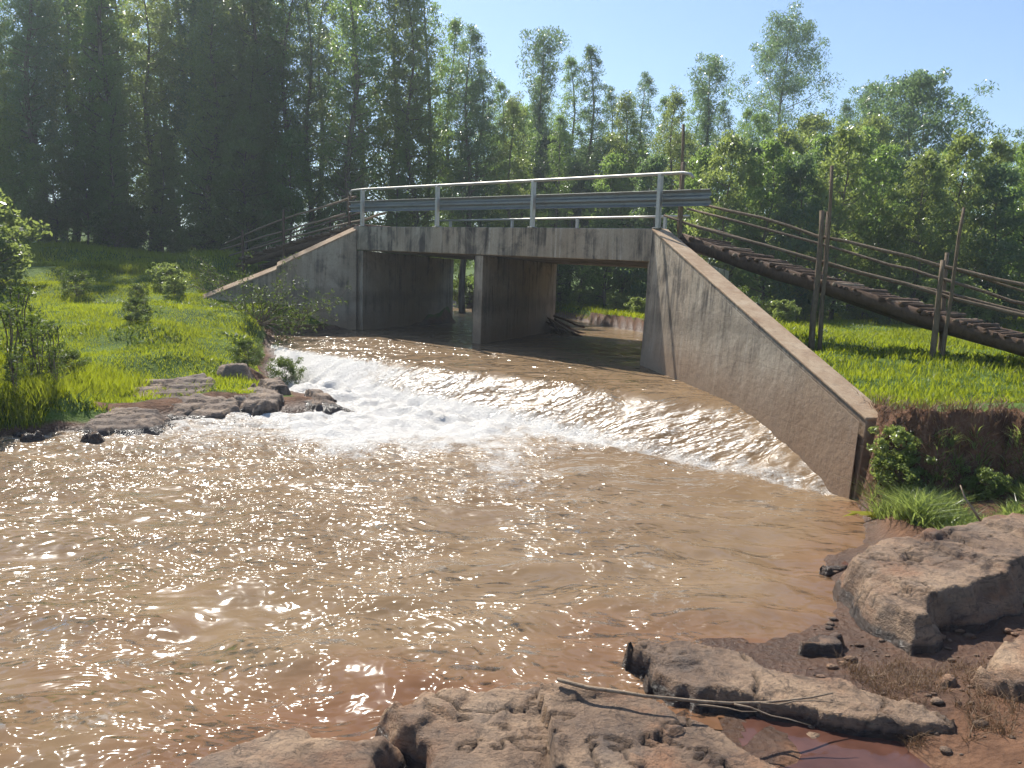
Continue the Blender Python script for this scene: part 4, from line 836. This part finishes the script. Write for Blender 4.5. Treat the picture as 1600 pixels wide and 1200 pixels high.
grass('dry_grass', 'matted dry roots hanging over the edge of the cut earth bank', 12000, (3.85, 9.5, 7.2, 9.4), (.05, .17), (.006, .016), lambda x, y, z, d, s, b: (b > -.35) & (b < .35), 'dry', 8, .9)
grass('dry_grass', 'dead grass between the grey shelf and the boulders', 6000, (2.1, 3.3, 3.7, 4.6), (.03, .10), (.003, .006), lambda x, y, z, d, s, b: (z > .02) & (fbm(x * 3, y * 3, 3, 34) > -.05), 'dry', 9, .9)
# weedy tuft leaves and a tall herb by the wall end
plant('shrub_b', 4.15, 7.95, .42, 'leafy green herb growing at the foot of the wing wall end', 'plant', None, 'herb')
plant('shrub_b', 4.9, 7.7, .3, 'low leafy plant in the middle of the grass tuft on the bank', 'plant', None, 'herb')
plant('shrub_b', 4.18, 8.15, .42, 'upright yellowish herb against the end of the wing wall', 'plant', None, 'herb')
e_ = empty('fallen_leaf', (3.75, 7.75, .05)); tag(e_, 'long yellow leaf hanging over the water by the wing wall', 'leaf')
r = np.random.default_rng(2); C_ = np.array([[-.17 + .06 * i, .0, .03 + .02 * math.sin(i)] for i in range(7)]); D_ = np.tile([[-.95, -.1, -.12]], (7, 1)) + r.normal(size=(7, 3)) * .2; D_ /= np.linalg.norm(D_, axis=1)[:, None]
V, Fc = leaves(C_, D_, np.tile([[.1, .9, .4]], (7, 1)), np.full(7, .24), np.full(7, .05)); me = mesh_np('blade', V, Fc, False); attr(me, 'v', np.full(28, .6)); link('blade', me, M['yellow'], e_)

# ------------------------------------------------------------------ sticks
st = empty('fallen_stick', (.85, 3.75, .3)); tag(st, 'long bare stick lying across the foreground rocks', 'stick')
o = MB(); o.tube(jig([(.30, 3.84, .265), (.48, 3.76, .262), (.8, 3.70, .255), (1.12, 3.70, .235), (1.5, 3.80, .20), (1.8, 3.93, .185)], 12, .008, 3), [.013 - .0008 * i for i in range(12)], 6, .15, 1); o.build('stem', M['deadwood_lit_rail'], st, smooth=True)
for a, b_ in (((1.2, 3.71, .23), (1.55, 3.62, .18)), ((1.35, 3.75, .215), (1.75, 3.78, .23)), ((1.0, 3.70, .24), (1.3, 3.66, .22))):
    o = MB(); o.tube(jig([a, b_], 5, .012, int(a[0] * 9)), [.006, .005, .004, .003, .002], 5); o.build('twig', M['deadwood_lit_rail'], st, smooth=True)
sk = MB(); sk.tube(jig([(4.35, 6.75, .28), (4.2, 6.85, .5), (4.18, 6.95, .62)], 6, .01, 2), [.012, .011, .010, .009, .007, .005], 5); o = sk.build('bent_stick', M['deadwood_lit_rail'], None, True); tag(o, 'thin pale bent stick standing in the grass tuft', 'stick')
dp = empty('driftwood_pile', (1.2, 24.6, .6)); tag(dp, 'pile of driftwood sticks caught at the upstream end of the pier', 'driftwood')
rs = random.Random(6)
for i in range(22):
    a = Vector((1.1 + rs.uniform(-.1, .3), 25.0 + rs.uniform(-.6, .5), .78 + rs.uniform(0, .55))); b_ = a + Vector((rs.uniform(.3, 1.0), rs.uniform(-1.6, .2), rs.uniform(-.6, -.1))); b_.z = max(b_.z, .72)
    o = MB(); o.tube(jig([a, b_], 5, .02, i), [rs.uniform(.02, .05)] * 5, 5, .1, i); o.build('stick', M['deadwood_lit_rail'] if i % 3 == 0 else M['log'], dp, smooth=True)


# ------------------------------------------------------------------ thin haze, added to lift the shadows like a lens veil
hz = MB(); hz.hexa([(-260, -80, -2.5), (260, -80, -2.5), (260, 340, -2.5), (-260, 340, -2.5)], [(-260, -80, 34), (260, -80, 34), (260, 340, 34), (-260, 340, 34)])
hm, nt, out = new_mat('haze_lens_veil'); pv = nt.nodes.new('ShaderNodeVolumePrincipled')
pv.inputs['Color'].default_value = (0.80, 0.90, 1.0, 1); pv.inputs['Density'].default_value = 0.0012; pv.inputs['Anisotropy'].default_value = 0.4
nt.links.new(pv.outputs[0], out.inputs['Volume'])
o = hz.build('haze', hm); tag(o, 'pale haze over the river, partly standing in for lens veil', 'haze', None, 'stuff')
